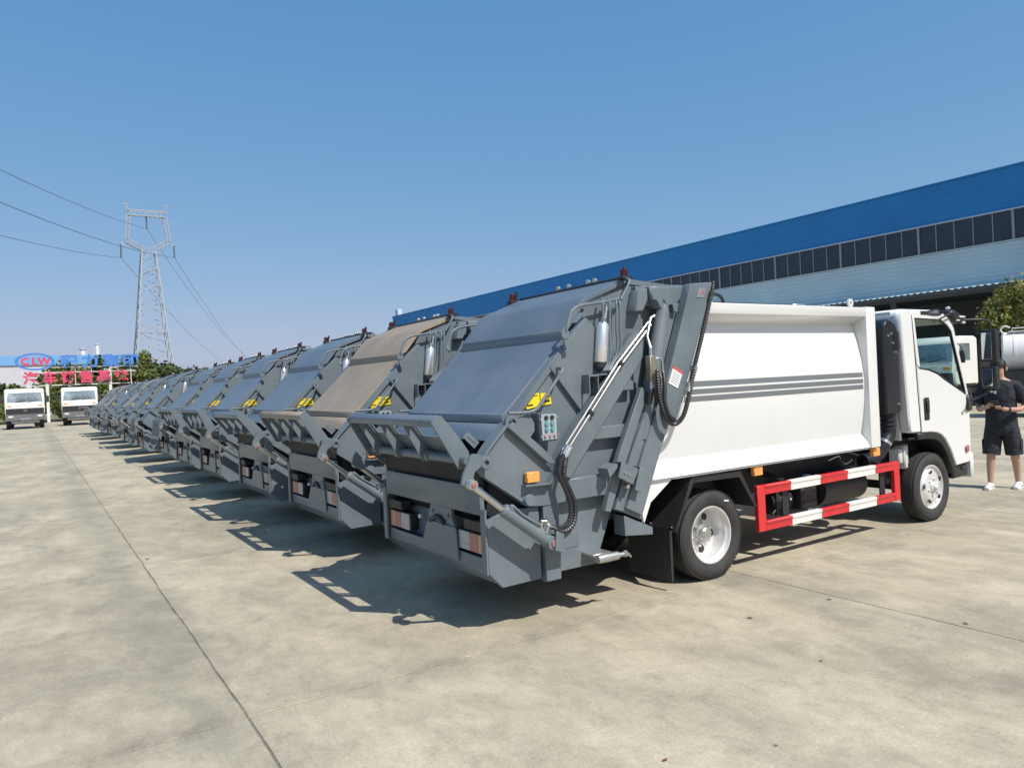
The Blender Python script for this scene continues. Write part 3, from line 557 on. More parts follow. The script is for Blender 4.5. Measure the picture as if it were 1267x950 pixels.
one('lifting_eye', M['grey'], lambda b: b.tube(spline([(4.30, 4.9, 2.56), (4.30, 4.9, 2.62), (4.36, 4.9, 2.64), (4.40, 4.9, 2.61), (4.40, 4.9, 2.56)]), 0.010, 8))
# --- white body
def wall_y(z):
    P = [(0.955, 4.285), (1.02, 4.315), (1.09, 4.372), (1.25, 4.345), (1.45, 4.322), (1.65, 4.315), (1.85, 4.335), (2.05, 4.375), (2.20, 4.42), (2.25, 4.425)]
    for (a, ya), (c, yc) in zip(P, P[1:]):
        if z <= c: return ya+(yc-ya)*max(0, (z-a))/(c-a)
    return P[-1][1]
def xr(z): return 4.10+max(0, z-0.955)*0.455
def bodywall(b):
    zs = [0.955, 1.02, 1.09, 1.17, 1.25, 1.35, 1.45, 1.55, 1.65, 1.75, 1.85, 1.95, 2.05, 2.13, 2.20, 2.26]
    b.grid([[(xr(z), wall_y(z), z), (5.2, wall_y(z), z), (6.2, wall_y(z), z), (7.16, wall_y(z), z)] for z in zs])
    b.prism([(4.02, 0.62), (4.10, 0.775), (4.362, 0.945), (4.362, 0.97), (4.13, 0.99), (3.98, 0.80)], 4.318, 4.345)
    b.prism([(4.10, 0.958), (7.16, 0.958), (7.16, 0.935), (4.36, 0.935)], 4.30, 4.50)
both('body_side', M['white'], bodywall)
both('body_top_rail', M['white'], lambda b: b.prism([(4.272, 2.385), (4.272, 2.290), (4.425, 2.215), (4.46, 2.215), (4.46, 2.385)], 4.72, 7.152, axis='x', bev=0.006))
one('body_roof', M['white'], lambda b: b.box(4.72, 7.30, 4.46, 6.14, 2.335, 2.372))
both('body_front_post', M['white'], lambda b: b.box(7.152, 7.322, 4.268, 4.47, 0.945, 2.392, 0.014, 2))
one('body_front_wall', M['white'], lambda b: b.box(7.19, 7.30, 4.472, 6.128, 0.96, 2.375))
for z0, z1 in ((1.677, 1.722), (1.614, 1.656), (1.553, 1.597)):
    def stripe(b, z0=z0, z1=z1):
        b.grid([[(x, wall_y(z)-0.003, z) for x in (4.33, 5.3, 6.2, 7.125)] for z in (z0, (z0+z1)/2, z1)])
    both('body_stripe', M['stripe'], stripe)
both('body_lifting_eye', M['white'], lambda b: b.lathe((6.95, 4.30, 2.43), (0, 1, 0), [(0.018, 0), (0.042, 0), (0.042, 0.02), (0.018, 0.02)], 16, True))
one('roof_pipe', M['black'], lambda b: (b.tube([(4.9, 4.62, 2.42), (6.6, 4.62, 2.42), (6.66, 4.66, 2.38)], 0.022, 8), b.tube([(4.9, 4.70, 2.40), (6.62, 4.70, 2.40)], 0.018, 8)))
one('roof_hose', M['hose'], lambda b: b.tube(spline([(5.10, 4.6, 2.39), (5.14, 4.6, 2.48), (5.24, 4.6, 2.51), (5.36, 4.6, 2.49), (5.41, 4.6, 2.40)]), 0.016, 8))
one('roof_bracket', M['galv'], lambda b: b.box(6.38, 6.58, 4.56, 4.62, 2.385, 2.44, 0.008))
one('body_corner_cap', M['white'], lambda b: b.prism([(4.74, 2.38), (4.80, 2.45), (4.92, 2.39), (4.92, 2.37), (4.74, 2.37)], 4.30, 4.34, bev=0.008))
for x0 in (5.372, 7.262):
    both('body_marker_lamp', M['amber'], marker(x0, x0+0.118, 0.845, 0.930, 4.315))
# --- chassis
def rails(b):
    b.box(3.2, 9.1, 4.88, 4.95, 0.56, 0.80, 0.006)
    b.box(3.9, 7.3, 4.86, 4.96, 0.80, 0.932, 0.006)
both('chassis_rail', M['frame'], rails)
one('chassis_crossmembers', M['frame'], lambda b: [b.box(x, x+0.08, 4.95, 5.65, 0.58, 0.78) for x in (3.3, 4.2, 5.6, 6.7, 7.6, 8.9)])
one('axle', M['frame'], lambda b: (b.tube([(4.87, 4.55, 0.385), (4.87, 6.05, 0.385)], 0.07, 10), b.lathe((4.87, 5.2, 0.385), (0, 1, 0), [(0.05, 0), (0.19, 0.03), (0.19, 0.16), (0.05, 0.2)], 16), b.tube([(8.47, 4.6, 0.36), (8.47, 6.0, 0.36)], 0.05, 8), b.tube([(4.9, 5.3, 0.42), (7.6, 5.3, 0.56)], 0.045, 10)))
both('leaf_spring', M['frame'], lambda b: b.tube([(4.2, 4.86, 0.58), (4.55, 4.86, 0.49), (4.87, 4.86, 0.47), (5.2, 4.86, 0.49), (5.5, 4.86, 0.58)], 0.03, 6))
one('body_subframe', M['frame'], lambda b: (b.box(4.36, 7.32, 4.46, 6.14, 0.905, 0.933), b.box(5.50, 7.30, 4.70, 4.72, 0.60, 0.90)))
# boxes under the body seen through the guard
one('hydraulic_tank', M['black'], lambda b: (b.box(6.30, 6.55, 4.50, 4.80, 0.38, 0.66, 0.02), b.box(6.33, 6.57, 4.46, 4.50, 0.355, 0.41, 0.01)))
one('tank_cap', M['bluecap'], lambda b: b.lathe((6.45, 4.55, 0.66), (0.1, 0, 1), [(0.035, 0), (0.05, 0.01), (0.05, 0.05), (0.04, 0.07), (0, 0.07)], 14))
one('fuel_tank', M['black'], lambda b: (b.tube([(6.62, 4.62, 0.55), (7.35, 4.62, 0.55)], 0.17, 18)))
one('air_tank', M['frame'], lambda b: (b.tube([(5.95, 4.68, 0.50), (6.25, 4.68, 0.50)], 0.11, 14), b.box(5.98, 6.02, 4.56, 4.70, 0.38, 0.64), b.box(6.08, 6.2, 4.58, 4.66, 0.36, 0.68, 0.01)))
one('valve_cluster', M['galv'], lambda b: [b.tube([(5.97+0.05*i, 4.60, 0.40+0.05*((i*7) % 4)), (5.97+0.05*i, 4.57, 0.44+0.05*((i*5) % 4))], 0.012, 6) for i in range(6)])
one('cable_bundle', M['galv'], lambda b: (b.tube(spline([(6.9, 4.6, 0.82), (7.0, 4.55, 0.86), (7.05, 4.56, 0.83)]), 0.008, 6), b.tube(spline([(7.1, 4.6, 0.80), (7.12, 4.55, 0.77), (7.2, 4.55, 0.78), (7.26, 4.56, 0.80)]), 0.008, 6)))
for x in (5.79, 7.42):
    one('guard_hanger', M['frame'], lambda b: (b.beam((x, 4.80, 0.87), (x+0.10, 4.42, 0.74), 0.10, 0.03), b.box(x+0.05, x+0.14, 4.385, 4.40, 0.36, 0.745)))
    one('guard_hanger', M['frame'], lambda b: (b.beam((x, 4.80, 0.87), (x+0.10, 4.42, 0.74), 0.10, 0.03), b.box(x+0.05, x+0.14, 4.385, 4.40, 0.36, 0.745)), flip=FL)
# --- side guard: red frame with white reflective bands
def gbar(b, x0, x1, z0, z1, d=0.0):
    zm = z0+(z1-z0)*0.62
    b.prism([(4.335-d, z0), (4.335-d, zm), (4.327-d, zm+0.006), (4.327-d, z1), (4.375+d, z1), (4.375+d, z0)], x0, x1, axis='x', bev=0.004)
for fl in (None, FL):
    gd = one('side_guard', M['red'], lambda b: (gbar(b, 5.53, 7.66, 0.660, 0.748), gbar(b, 5.53, 7.66, 0.332, 0.420), b.box(5.424, 5.53, 4.333, 4.376, 0.332, 0.748, 0.004), b.box(7.66, 7.762, 4.333, 4.376, 0.332, 0.748, 0.004)), flip=fl)
    for x0, x1 in ((5.902, 6.362), (6.812, 7.306)):
        for z0, z1 in ((0.660, 0.748), (0.332, 0.420)):
            one('white_band', M['wband'], lambda b: gbar(b, x0, x1, z0-0.002, z1+0.002, 0.0025), gd, flip=fl)
# --- rear fender and flap
def fender(b):
    O = [(4.358, 0.495), (4.585, 0.928), (5.195, 0.915), (5.395, 0.575)]
    I = [(4.374, 0.49), (4.595, 0.912), (5.185, 0.900), (5.378, 0.57)]
    b.prism(O+I[::-1], 4.335, 4.70)
    F = [(4.375, 0.49), (4.605, 0.872), (5.175, 0.860), (5.372, 0.57)]
    b.prism(O+F[::-1], 4.322, 4.334, bev=0.003)
fn = both('rear_fender', M['black'], fender)
for f_, fl in zip(fn, (None, FL)):
    one('fender_bolt', M['steel'], lambda b: (b.lathe((4.372, 4.375, 0.525), (-1, 0, 0.4), [(0, 0.012), (0.009, 0.012), (0.01, 0)], 8), b.lathe((4.372, 4.62, 0.525), (-1, 0, 0.4), [(0, 0.012), (0.009, 0.012), (0.01, 0)], 8)), f_, flip=fl)
def flap(b):
    b.grid([[(4.352, y, 0.505), (4.348, y, 0.38), (4.338, y, 0.22), (4.33, y, 0.085)] for y in (4.365, 4.55, 4.72, 4.88)])
    b.grid([[(4.362, y, 0.505), (4.358, y, 0.38), (4.348, y, 0.22), (4.34, y, 0.085)] for y in (4.365, 4.55, 4.72, 4.88)])
    b.box(4.336, 4.362, 4.362, 4.366, 0.085, 0.505)
both('mud_flap', M['flap'], flap)
# --- wheels
def tyre(b, x, z, y0):
    P = [(0.245, 0.035), (0.262, 0.018), (0.29, 0.006), (0.325, 0.0), (0.352, 0.008), (0.374, 0.024), (0.386, 0.042)]
    w = 0.205
    G = []
    for a in (0.066, 0.098, 0.130): G += [(0.389, a-0.007), (0.379, a-0.005), (0.379, a+0.005), (0.389, a+0.007)]
    prof = P + G + [(r, w-t) for r, t in P[::-1]]
    b.lathe((x, y0, z), (0, 1, 0), prof, 56)
    # shoulder blocks
    for k in range(72):
        a = 2*math.pi*k/72
        for t in (0.030, w-0.030):
            c = Vector((x+0.3815*math.cos(a), y0+t, z+0.3815*math.sin(a)))
            d = Vector((-math.sin(a), 0, math.cos(a)))
            b.beam(c-d*0.011, c+d*0.011, 0.020, 0.008, up=(math.cos(a), 0, math.sin(a)))
def nuts(b, x, z, y, r, n, h, s=0.016):
    for k in range(n):
        a = 2*math.pi*(k+0.3)/n
        b.lathe((x+r*math.cos(a), y-h, z+r*math.sin(a)), (0, 1, 0), [(0, 0), (s*0.6, 0), (s, 0.008), (s, h)], 6)
def wheel_rear(fl):
    t = one('rear_wheel', M['rubber'], lambda b: tyre(b, 4.87, 0.386, 4.372), flip=fl)
    one('rim', M['rim'], lambda b: b.lathe((4.87, 4.372, 0.386), (0, 1, 0), [(0.238, 0.045), (0.250, 0.030), (0.248, 0.020), (0.238, 0.022), (0.233, 0.035), (0.222, 0.052), (0.212, 0.060), (0.212, 0.080), (0.203, 0.095), (0.198, 0.150), (0.188, 0.165), (0.17, 0.168), (0.12, 0.165), (0.095, 0.160), (0.0, 0.160)], 48), t, flip=fl)
    one('hub', M['galv'], lambda b: (b.lathe((4.87, 4.44, 0.386), (0, 1, 0), [(0, 0), (0.045, 0), (0.058, 0.012), (0.062, 0.05), (0.080, 0.055), (0.085, 0.095)], 24), nuts(b, 4.87, 0.386, 4.53, 0.105, 6, 0.035), nuts(b, 4.87, 0.386, 4.444, 0.048, 8, 0.008, 0.008)), t, flip=fl)
    def holes(b):
        for k in range(5):
            a = R(62+72*k); b.lathe((4.87+0.147*math.cos(a), 4.5345, 0.386+0.147*math.sin(a)), (0, 1, 0), [(0, 0), (0.033, 0), (0.035, 0.004)], 16)
    one('hand_hole', M['print'], holes, t, flip=fl)
    one('tyre_label', M['label'], lambda b: b.poly([(5.02, 4.3705, 0.675), (5.08, 4.3705, 0.665), (5.078, 4.3705, 0.652), (5.018, 4.3705, 0.662)]), t, flip=fl)
    one('inner_wheel', M['rubber'], lambda b: tyre(b, 4.87, 0.386, 4.615), flip=fl)
wheel_rear(None); wheel_rear(FL)
def wheel_front(fl):
    t = one('front_wheel', M['rubber'], lambda b: tyre(b, 8.47, 0.386, 4.345), flip=fl)
    one('rim', M['rim'], lambda b: b.lathe((8.47, 4.345, 0.386), (0, 1, 0), [(0.238, 0.045), (0.250, 0.030), (0.248, 0.020), (0.238, 0.020), (0.232, 0.034), (0.222, 0.048), (0.208, 0.050), (0.188, 0.030), (0.155, 0.012), (0.118, 0.008), (0.110, 0.010), (0.0, 0.010)], 48), t, flip=fl)
    one('hub', M['rim'], lambda b: (b.lathe((8.47, 4.30, 0.386), (0, 1, 0), [(0, 0), (0.024, 0), (0.036, 0.01), (0.040, 0.03), (0.058, 0.036), (0.062, 0.056)], 24), nuts(b, 8.47, 0.386, 4.356, 0.092, 6, 0.022, 0.015)), t, flip=fl)
    def holes(b):
        for k in range(5):
            a = R(28+72*k); b.lathe((8.47+0.166*math.cos(a), 4.3535, 0.386+0.166*math.sin(a)), (0.3*math.cos(a), 1, 0.3*math.sin(a)), [(0, 0), (0.027, 0), (0.030, 0.006)], 14)
    one('hand_hole', M['print'], holes, t, flip=fl)
wheel_front(None); wheel_front(FL)
# --- cab
def tumble(o):
    for v in o.data.vertices:
        z = v.co.z
        if z > 1.5: v.co.y *= 1-(z-1.5)*0.055
        x = v.co.x+6.0
        if x > 9.0: v.co.y *= 1-(x-9.0)**2*0.9*0.35
    return o
def cboth(*a, **k): return [tumble(o) for o in both(*a, **k)]
def cone(*a, **k): return tumble(one(*a, **k))
CY0, CY1 = 4.30, 4.345
pil = cboth('cab_rear_pillar', M['white'], lambda b: b.prism([(7.96, 1.035), (7.94, 1.20), (7.935, 2.28), (7.96, 2.345), (8.02, 2.385), (8.175, 2.385), (8.175, 1.024)], CY0, 4.42, bev=0.016))
drs = cboth('cab_door', M['white'], lambda b: b.prism([(8.180, 1.023), (8.182, 1.765), (8.235, 1.722), (8.43, 1.700), (8.60, 1.655), (8.745, 1.585), (9.12, 1.435), (9.325, 1.365), (9.345, 1.19), (9.335, 0.80), (9.27, 0.598), (8.91, 0.588), (8.80, 0.79), (8.69, 0.915), (8.62, 0.965), (8.535, 0.995), (8.40, 1.015)], CY0, CY1, bev=0.010))
for d_, fl in zip(drs, (None, FL)):
    hd = tumble(one('door_handle', M['black'], lambda b: (b.box(8.256, 8.356, 4.292, 4.302, 1.155, 1.405, 0.008), b.box(8.285, 8.335, 4.275, 4.290, 1.235, 1.385, 0.01)), d_, flip=fl))
    tumble(one('door_seam', M['print'], lambda b: b.box(8.1765, 8.1785, 4.301, 4.32, 1.03, 2.33), d_, flip=fl))
    tumble(one('door_badge', M['galv'], lambda b: b.box(9.13, 9.19, 4.294, 4.299, 1.19, 1.23, 0.003), d_, flip=fl))
    tumble(one('turn_lamp', M['pin'], lambda b: b.box(9.16, 9.24, 4.288, 4.302, 0.72, 0.80, 0.01), d_, flip=fl))
cboth('door_window_frame', M['white'], lambda b: b.prism([(8.18, 1.77), (8.18, 2.385), (8.80, 2.378), (9.00, 2.29), (9.07, 2.19), (9.345, 1.37), (9.255, 1.395), (9.005, 2.15), (8.93, 2.215), (8.80, 2.278), (8.225, 2.292), (8.245, 1.73)], CY0+0.002, CY1, bev=0.008))
cboth('window_seal', M['black'], lambda b: b.prism([(8.205, 1.735), (8.20, 2.292), (8.215, 2.307), (8.80, 2.293), (8.945, 2.228), (9.02, 2.155), (9.275, 1.395), (9.11, 1.445), (8.745, 1.595), (8.60, 1.668), (8.43, 1.712), (8.43, 1.722), (8.60, 1.683), (8.755, 1.612), (9.12, 1.462), (9.24, 1.425), (9.0, 2.14), (8.93, 2.205), (8.795, 2.272), (8.228, 2.282), (8.25, 1.74), (8.43, 1.722), (8.43, 1.712)], 4.3065, 4.335))
for fl in (None, FL):
    gw = cone('door_glass', M['glass'], lambda b: b.poly([(8.22, 4.322, 1.725), (8.21, 4.322, 2.29), (8.80, 4.322, 2.283), (8.94, 4.322, 2.21), (9.01, 4.322, 2.15), (9.26, 4.322, 1.41), (8.745, 4.322, 1.595), (8.43, 4.322, 1.71)]), flip=fl)
cone('cab_roof', M['white'], lambda b: b.prism([(7.94, 2.30), (7.95, 2.36), (8.02, 2.396), (8.80, 2.396), (8.93, 2.35), (9.03, 2.245), (9.0, 2.235), (8.80, 2.33), (8.0, 2.33)], 4.345, 6.255, bev=0.012))
cone('cab_back', M['white'], lambda b: b.box(7.945, 7.99, 4.42, 6.18, 0.95, 2.37))
cone('cab_floor', M['frame'], lambda b: (b.box(7.99, 8.4, 4.36, 6.24, 1.03, 1.07), b.box(8.4, 9.28, 4.36, 6.24, 0.98, 1.02), b.box(8.86, 9.30, 4.42, 6.18, 0.50, 0.62)))
cone('cab_front', M['white'], lambda b: b.prism([(9.275, 0.62), (9.33, 0.80), (9.355, 1.2), (9.335, 1.38), (9.29, 1.38), (9.27, 0.62)], 4.346, 6.254, bev=0.01))
cone('windscreen', M['glass'], lambda b: b.poly([(9.31, 4.36, 1.39), (9.31, 6.24, 1.39), (9.02, 6.24, 2.235), (9.02, 4.36, 2.235)]))
cone('dashboard', M['black'], lambda b: b.prism([(9.29, 1.40), (9.27, 1.05), (9.05, 1.05), (8.95, 1.36), (9.05, 1.45), (9.2, 1.44)], 4.40, 6.20, bev=0.02))
stw = cone('steering_wheel', M['black'], lambda b: (b.tube([Vector((8.80, 5.80, 1.52))+0.21*(math.cos(2*math.pi*k/24)*Vector((0.75, 0, -0.66))+math.sin(2*math.pi*k/24)*Vector((0, 1, 0))) for k in range(25)], 0.014, 8, cap=False), b.tube([(8.80, 5.80, 1.52), (9.02, 5.80, 1.25)], 0.03, 8), b.tube([(8.80, 5.60, 1.52), (8.80, 6.0, 1.52)], 0.014, 6)))
for y in (4.75, 5.80):
    se = cone('cab_seat', M['seat'], lambda b: (b.box(8.10, 8.60, y-0.24, y+0.24, 1.15, 1.32, 0.05, 2), b.prism([(8.05, 1.30), (8.17, 1.30), (8.10, 1.95), (8.02, 1.95)], y-0.23, y+0.23, bev=0.03)))
    cone('headrest', M['seat'], lambda b: b.box(8.02, 8.09, y-0.12, y+0.12, 1.97, 2.13, 0.03, 2), se)
cone('arch_flare', M['black'], lambda b: b.prism([(8.13, 1.022), (8.40, 1.013), (8.535, 0.992), (8.62, 0.962), (8.69, 0.912), (8.80, 0.787), (8.91, 0.585), (8.95, 0.50), (8.86, 0.50), (8.74, 0.74), (8.63, 0.86), (8.50, 0.925), (8.30, 0.945), (8.13, 0.945)], 4.31, 4.60, bev=0.01))
cone('arch_flare', M['black'], lambda b: b.prism([(8.13, 1.022), (8.40, 1.013), (8.535, 0.992), (8.62, 0.962), (8.69, 0.912), (8.80, 0.787), (8.91, 0.585), (8.95, 0.50), (8.86, 0.50), (8.74, 0.74), (8.63, 0.86), (8.50, 0.925), (8.30, 0.945), (8.13, 0.945)], 4.31, 4.60, bev=0.01), flip=FL)
cboth('step_panel', M['black'], lambda b: (b.box(8.90, 9.27, 4.335, 4.60, 0.43, 0.585, 0.02), b.box(9.10, 9.20, 4.325, 4.336, 0.52, 0.56, 0.004)))
cone('front_bumper', M['white'], lambda b: b.prism([(9.30, 0.40), (9.36, 0.42), (9.395, 0.55), (9.385, 0.70), (9.30, 0.72)], 4.285, 6.315, bev=0.02))
one('wheel_well', M['frame'], lambda b: (b.box(7.99, 8.90, 4.62, 4.66, 0.45, 0.97), b.box(8.0, 8.9, 4.35, 4.62, 0.955, 0.975)))
# top bracket cluster, wipers of the mirror mount
one('mirror_mount', M['black'], lambda b: (b.box(8.36, 8.50, 4.335, 4.36, 2.335, 2.375, 0.006), b.tube(spline([(8.46, 4.345, 2.36), (8.62, 4.33, 2.385), (8.74, 4.335, 2.385), (8.80, 4.345, 2.35), (8.66, 4.34, 2.338), (8.47, 4.345, 2.345)]), 0.011, 8), b.tube([(8.60, 4.33, 2.25), (8.80, 4.29, 2.32), (8.97, 4.28, 2.37)], 0.010, 8)))
one('visor_lamp', M['black'], lambda b: (b.prism([(8.93, 2.375), (9.02, 2.40), (9.16, 2.355), (9.27, 2.27), (9.20, 2.235), (9.05, 2.25), (8.97, 2.30)], 4.30, 4.45, bev=0.02),))
one('visor_lens', M['clear'], lambda b: (b.box(9.12, 9.25, 4.29, 4.32, 2.30, 2.325, 0.006), b.box(8.93, 8.97, 4.32, 4.36, 2.40, 2.43, 0.006), b.box(9.20, 9.27, 4.30, 4.33, 2.235, 2.262, 0.006), b.box(9.05, 9.12, 4.29, 4.33, 2.262, 2.28, 0.004)))
mrr = one('door_mirror', M['black'], lambda b: (b.box(9.435, 9.53, 4.055, 4.235, 1.765, 2.150, 0.022, 2), b.box(9.430, 9.52, 4.065, 4.235, 1.455, 1.715, 0.022, 2), b.tube(spline([(9.25, 4.33, 2.28), (9.36, 4.22, 2.275), (9.45, 4.17, 2.265), (9.50, 4.14, 2.22), (9.50, 4.14, 2.13)]), 0.013, 8), b.tube([(9.49, 4.14, 1.76), (9.49, 4.14, 1.70)], 0.014, 8), b.tube(spline([(9.49, 4.15, 1.46), (9.47, 4.20, 1.40), (9.36, 4.31, 1.32)]), 0.013, 8)))
one('mirror_glass', M['mirror'], lambda b: (b.box(9.429, 9.434, 4.105, 4.215, 1.80, 2.115, 0.004), b.box(9.424, 9.429, 4.105, 4.215, 1.485, 1.685, 0.004)), mrr)
mrr = one('door_mirror', M['black'], lambda b: (b.box(9.435, 9.53, 4.055, 4.235, 1.765, 2.150, 0.022, 2), b.box(9.430, 9.52, 4.065, 4.235, 1.455, 1.715, 0.022, 2), b.tube(spline([(9.25, 4.33, 2.28), (9.36, 4.22, 2.275), (9.45, 4.17, 2.265), (9.50, 4.14, 2.22), (9.50, 4.14, 2.13)]), 0.013, 8), b.tube([(9.49, 4.14, 1.76), (9.49, 4.14, 1.70)], 0.014, 8), b.tube(spline([(9.49, 4.15, 1.46), (9.47, 4.20, 1.40), (9.36, 4.31, 1.32)]), 0.013, 8)), flip=FL)
cboth('corner_panel', M['black'], lambda b: b.box(9.24, 9.40, 4.275, 4.302, 1.20, 1.385, 0.012))
# snorkel behind the cab, pipe below
sn = one('intake_snorkel', M['snork'], lambda b: b.prism([(7.62, 1.25), (7.62, 2.20), (7.66, 2.262), (7.74, 2.285), (7.86, 2.235), (7.905, 2.14), (7.905, 1.27), (7.80, 1.25)], 4.36, 4.56, bev=0.02))
one('snorkel_louvre', M['snork'], lambda b: [b.box(7.80, 7.915, 4.352, 4.40, z, z+0.012) for z in [1.95+0.025*i for i in range(8)]], sn)
one('snorkel_bolt', M['galv'], lambda b: [b.lathe((x, 4.345, z), (0, 1, 0), [(0, 0), (0.012, 0), (0.014, 0.015)], 8) for x, z in ((7.70, 2.10), (7.76, 2.12), (7.78, 2.02), (7.82, 1.92), (7.84, 1.36))], sn)
def bellows(b):
    P = [(7.80, 4.46, 1.26-0.012*i) for i in range(15)]
    b.tube(P, [0.085 if (i//2) % 2 else 0.07 for i in range(15)], 16)
    b.tube(spline([(7.80, 4.46, 1.09), (7.79, 4.46, 1.02), (7.72, 4.47, 0.93), (7.66, 4.50, 0.84), (7.58, 4.52, 0.78), (7.42, 4.54, 0.765)]), 0.075, 16)
one('intake_pipe', M['snork'], bellows)
one('hose_clamp', M['steel'], lambda b: b.tube([(7.735, 4.468, 0.955), (7.715, 4.472, 0.93)], 0.079, 16))
one('washer_bottle', M['plasticw'], lambda b: (b.box(8.02, 8.09, 4.47, 4.60, 0.68, 0.85, 0.015), b.box(8.095, 8.16, 4.45, 4.60, 0.62, 0.88, 0.015), b.box(8.17, 8.21, 4.47, 4.58, 0.66, 0.89, 0.015)))
# --- the rest of the row
ORD = ['second', 'third', 'fourth', 'fifth', 'sixth', 'seventh', 'eighth', 'ninth', 'tenth', 'eleventh', 'twelfth', 'thirteenth', 'fourteenth', 'fifteenth', 'sixteenth', 'seventeenth', 'eighteenth']
LOOK = {0: 'dusty tan hopper cover', 1: 'next beyond the tan cover'}
YS = [8.26, 10.88, 13.92, 16.82, 19.9, 23.55, 27.35, 31.4, 35.4, 39.8, 43.9, 47.2]
bpy.context.view_layer.update()
lipnames = {'lip_flange', 'lip_cheek', 'lip_shaft', 'lip_rib', 'lip_sheet', 'lip_web', 'lip_latch'}
# a bin lifting comb carried by some trucks instead of the folding lip
MB.OFF = Vector((6.0, YC, 0))
def comb(b):
    b.box(2.47, 2.53, 4.60, 6.00, 1.16, 1.24, 0.005); b.box(2.40, 2.44, 4.66, 5.94, 0.80, 0.88, 0.005)
    for y in [4.70+0.13*i for i in range(10)]:
        b.prism([(2.47, 1.24), (2.53, 1.24), (2.47, 0.80), (2.38, 0.56), (2.36, 0.57), (2.40, 0.80)], y-0.012, y+0.012)
    for y in (4.80, 5.80): b.prism([(2.53, 1.30), (2.57, 1.20), (2.42, 0.62), (2.30, 0.60), (2.28, 0.66), (2.38, 0.72)], y-0.02, y+0.02)
    b.tube([(2.36, 4.7, 0.66), (2.36, 5.9, 0.66)], 0.02, 8); b.tube([(2.52, 4.5, 1.26), (2.52, 6.1, 1.26)], 0.03, 8)
comb_o = one('bin_lifter', M['grey'], comb)
comb_me = comb_o.data; bpy.data.objects.remove(comb_o)
def basen(o): return o.name.split('.')[0]
for i, y in enumerate(YS):
    t = copy_tree(T)
    t.location = (6.0+random.uniform(-0.07, 0.07) if i > 1 else 6.0, y, 0)
    t.rotation_euler = (0, 0, R(random.uniform(-0.8, 0.8) if i > 1 else 0.0))
    t['label'] = '%s refuse truck along the grey row, counted from the camera' % ORD[i] + (', '+LOOK[i] if i in LOOK else '')
    piv = Vector((2.50-6.0, 0, 1.258)); la = R(random.uniform(-7, 6)) if i > 0 else 0
    lrot = Matrix.Translation(piv) @ Matrix.Rotation(la, 4, 'Y') @ Matrix.Translation(-piv)
    drop = random.random()
    for c in list(t.children):
        nme = basen(c)
        if i in (4, 5, 6, 8, 9) and nme in lipnames:
            bpy.data.objects.remove(c); continue
        if nme in lipnames and nme not in ('lip_latch', 'lip_shaft'): c.matrix_local = lrot
        if (nme == 'warning_sticker' and i > 2 and random.random() < 0.35) or (nme == 'rail_label' and drop < 0.4):
            for q in list(c.children): bpy.data.objects.remove(q)
            bpy.data.objects.remove(c); continue
        if nme in ('lower_cover', 'upper_cover', 'hopper_ledge', 'lip_flange'):
            m_ = M['tan'] if i == 0 else (M['tan2'] if i in (7, 9, 10, 11) else None)
            if m_:
                c.material_slots[0].link = 'OBJECT'; c.material_slots[0].material = m_
    if i in (4, 5, 6, 8, 9):
        o = bpy.data.objects.new('bin_lifter', comb_me); COL.objects.link(o); o.parent = t
MB.OFF = Vector((0, 0, 0))

# ------------------------------------------------------------------ warehouse
def ribmat(name, col, rough, var=0.08):
    return mat(name, col, rough, var=var, vscale=0.35)
M['blue'] = ribmat('blue_cladding', (0.020, 0.225, 0.55), 0.5)
M['pale'] = ribmat('pale_blue_cladding', (0.50, 0.64, 0.69), 0.55)
M['pane'] = mat('dark_window_glass', (0.030, 0.036, 0.052), 0.22, var=0.45, vscale=0.35)
M['mull'] = mat('grey_mullion', (0.28, 0.29, 0.33), 0.5)
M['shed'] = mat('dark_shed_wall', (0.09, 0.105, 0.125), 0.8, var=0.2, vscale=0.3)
M['trim'] = mat('pale_trim', (0.50, 0.56, 0.60), 0.5)
WX, WY0, WY1 = 40.0, -42.0, 89.0
wh = empty('warehouse', (WX, 40, 0), 'long warehouse with blue upper cladding, dark window band and pale ribbed wall behind the trucks', 'warehouse')
MB.OFF = Vector((WX, 40, 0))
def ribs(x, z0, z1, pitch, depth):
    pts = []; z = z0
    while z < z1-1e-6:
        pts += [(x, z), (x, z+pitch*0.55), (x-depth, z+pitch*0.68), (x-depth, z+pitch*0.90)]; z += pitch
    pts.append((x, z1)); return pts
def cladding(z0, z1, pitch, depth, x=WX):
    def f(b):
        p = ribs(x, z0, z1, pitch, depth)
        b.prism(p+[(x+0.12, z1), (x+0.12, z0)], WY0, WY1)
    return f
one('lower_cladding', M['pale'], cladding(5.60, 7.54, 0.2156, 0.05), wh)
one('upper_cladding', M['blue'], cladding(9.10, 11.12, 0.2245, 0.05), wh)
one('roof_coping', M['blue'], lambda b: b.box(WX-0.10, WX+0.3, WY0-0.1, WY1+0.1, 11.122, 11.20), wh)
one('window_head', M['trim'], lambda b: b.box(WX-0.09, WX+0.10, WY0, WY1, 9.04, 9.098), wh)
one('window_sill', M['trim'], lambda b: b.box(WX-0.10, WX+0.10, WY0, WY1, 7.542, 7.60), wh)
b = MB(); b.box(WX+0.02, WX+0.06, -0.47, 0.47, 7.60, 9.04); pane0 = None
pane_me = None; post_me = None; mul_me = None
y = 88.6; k = 0
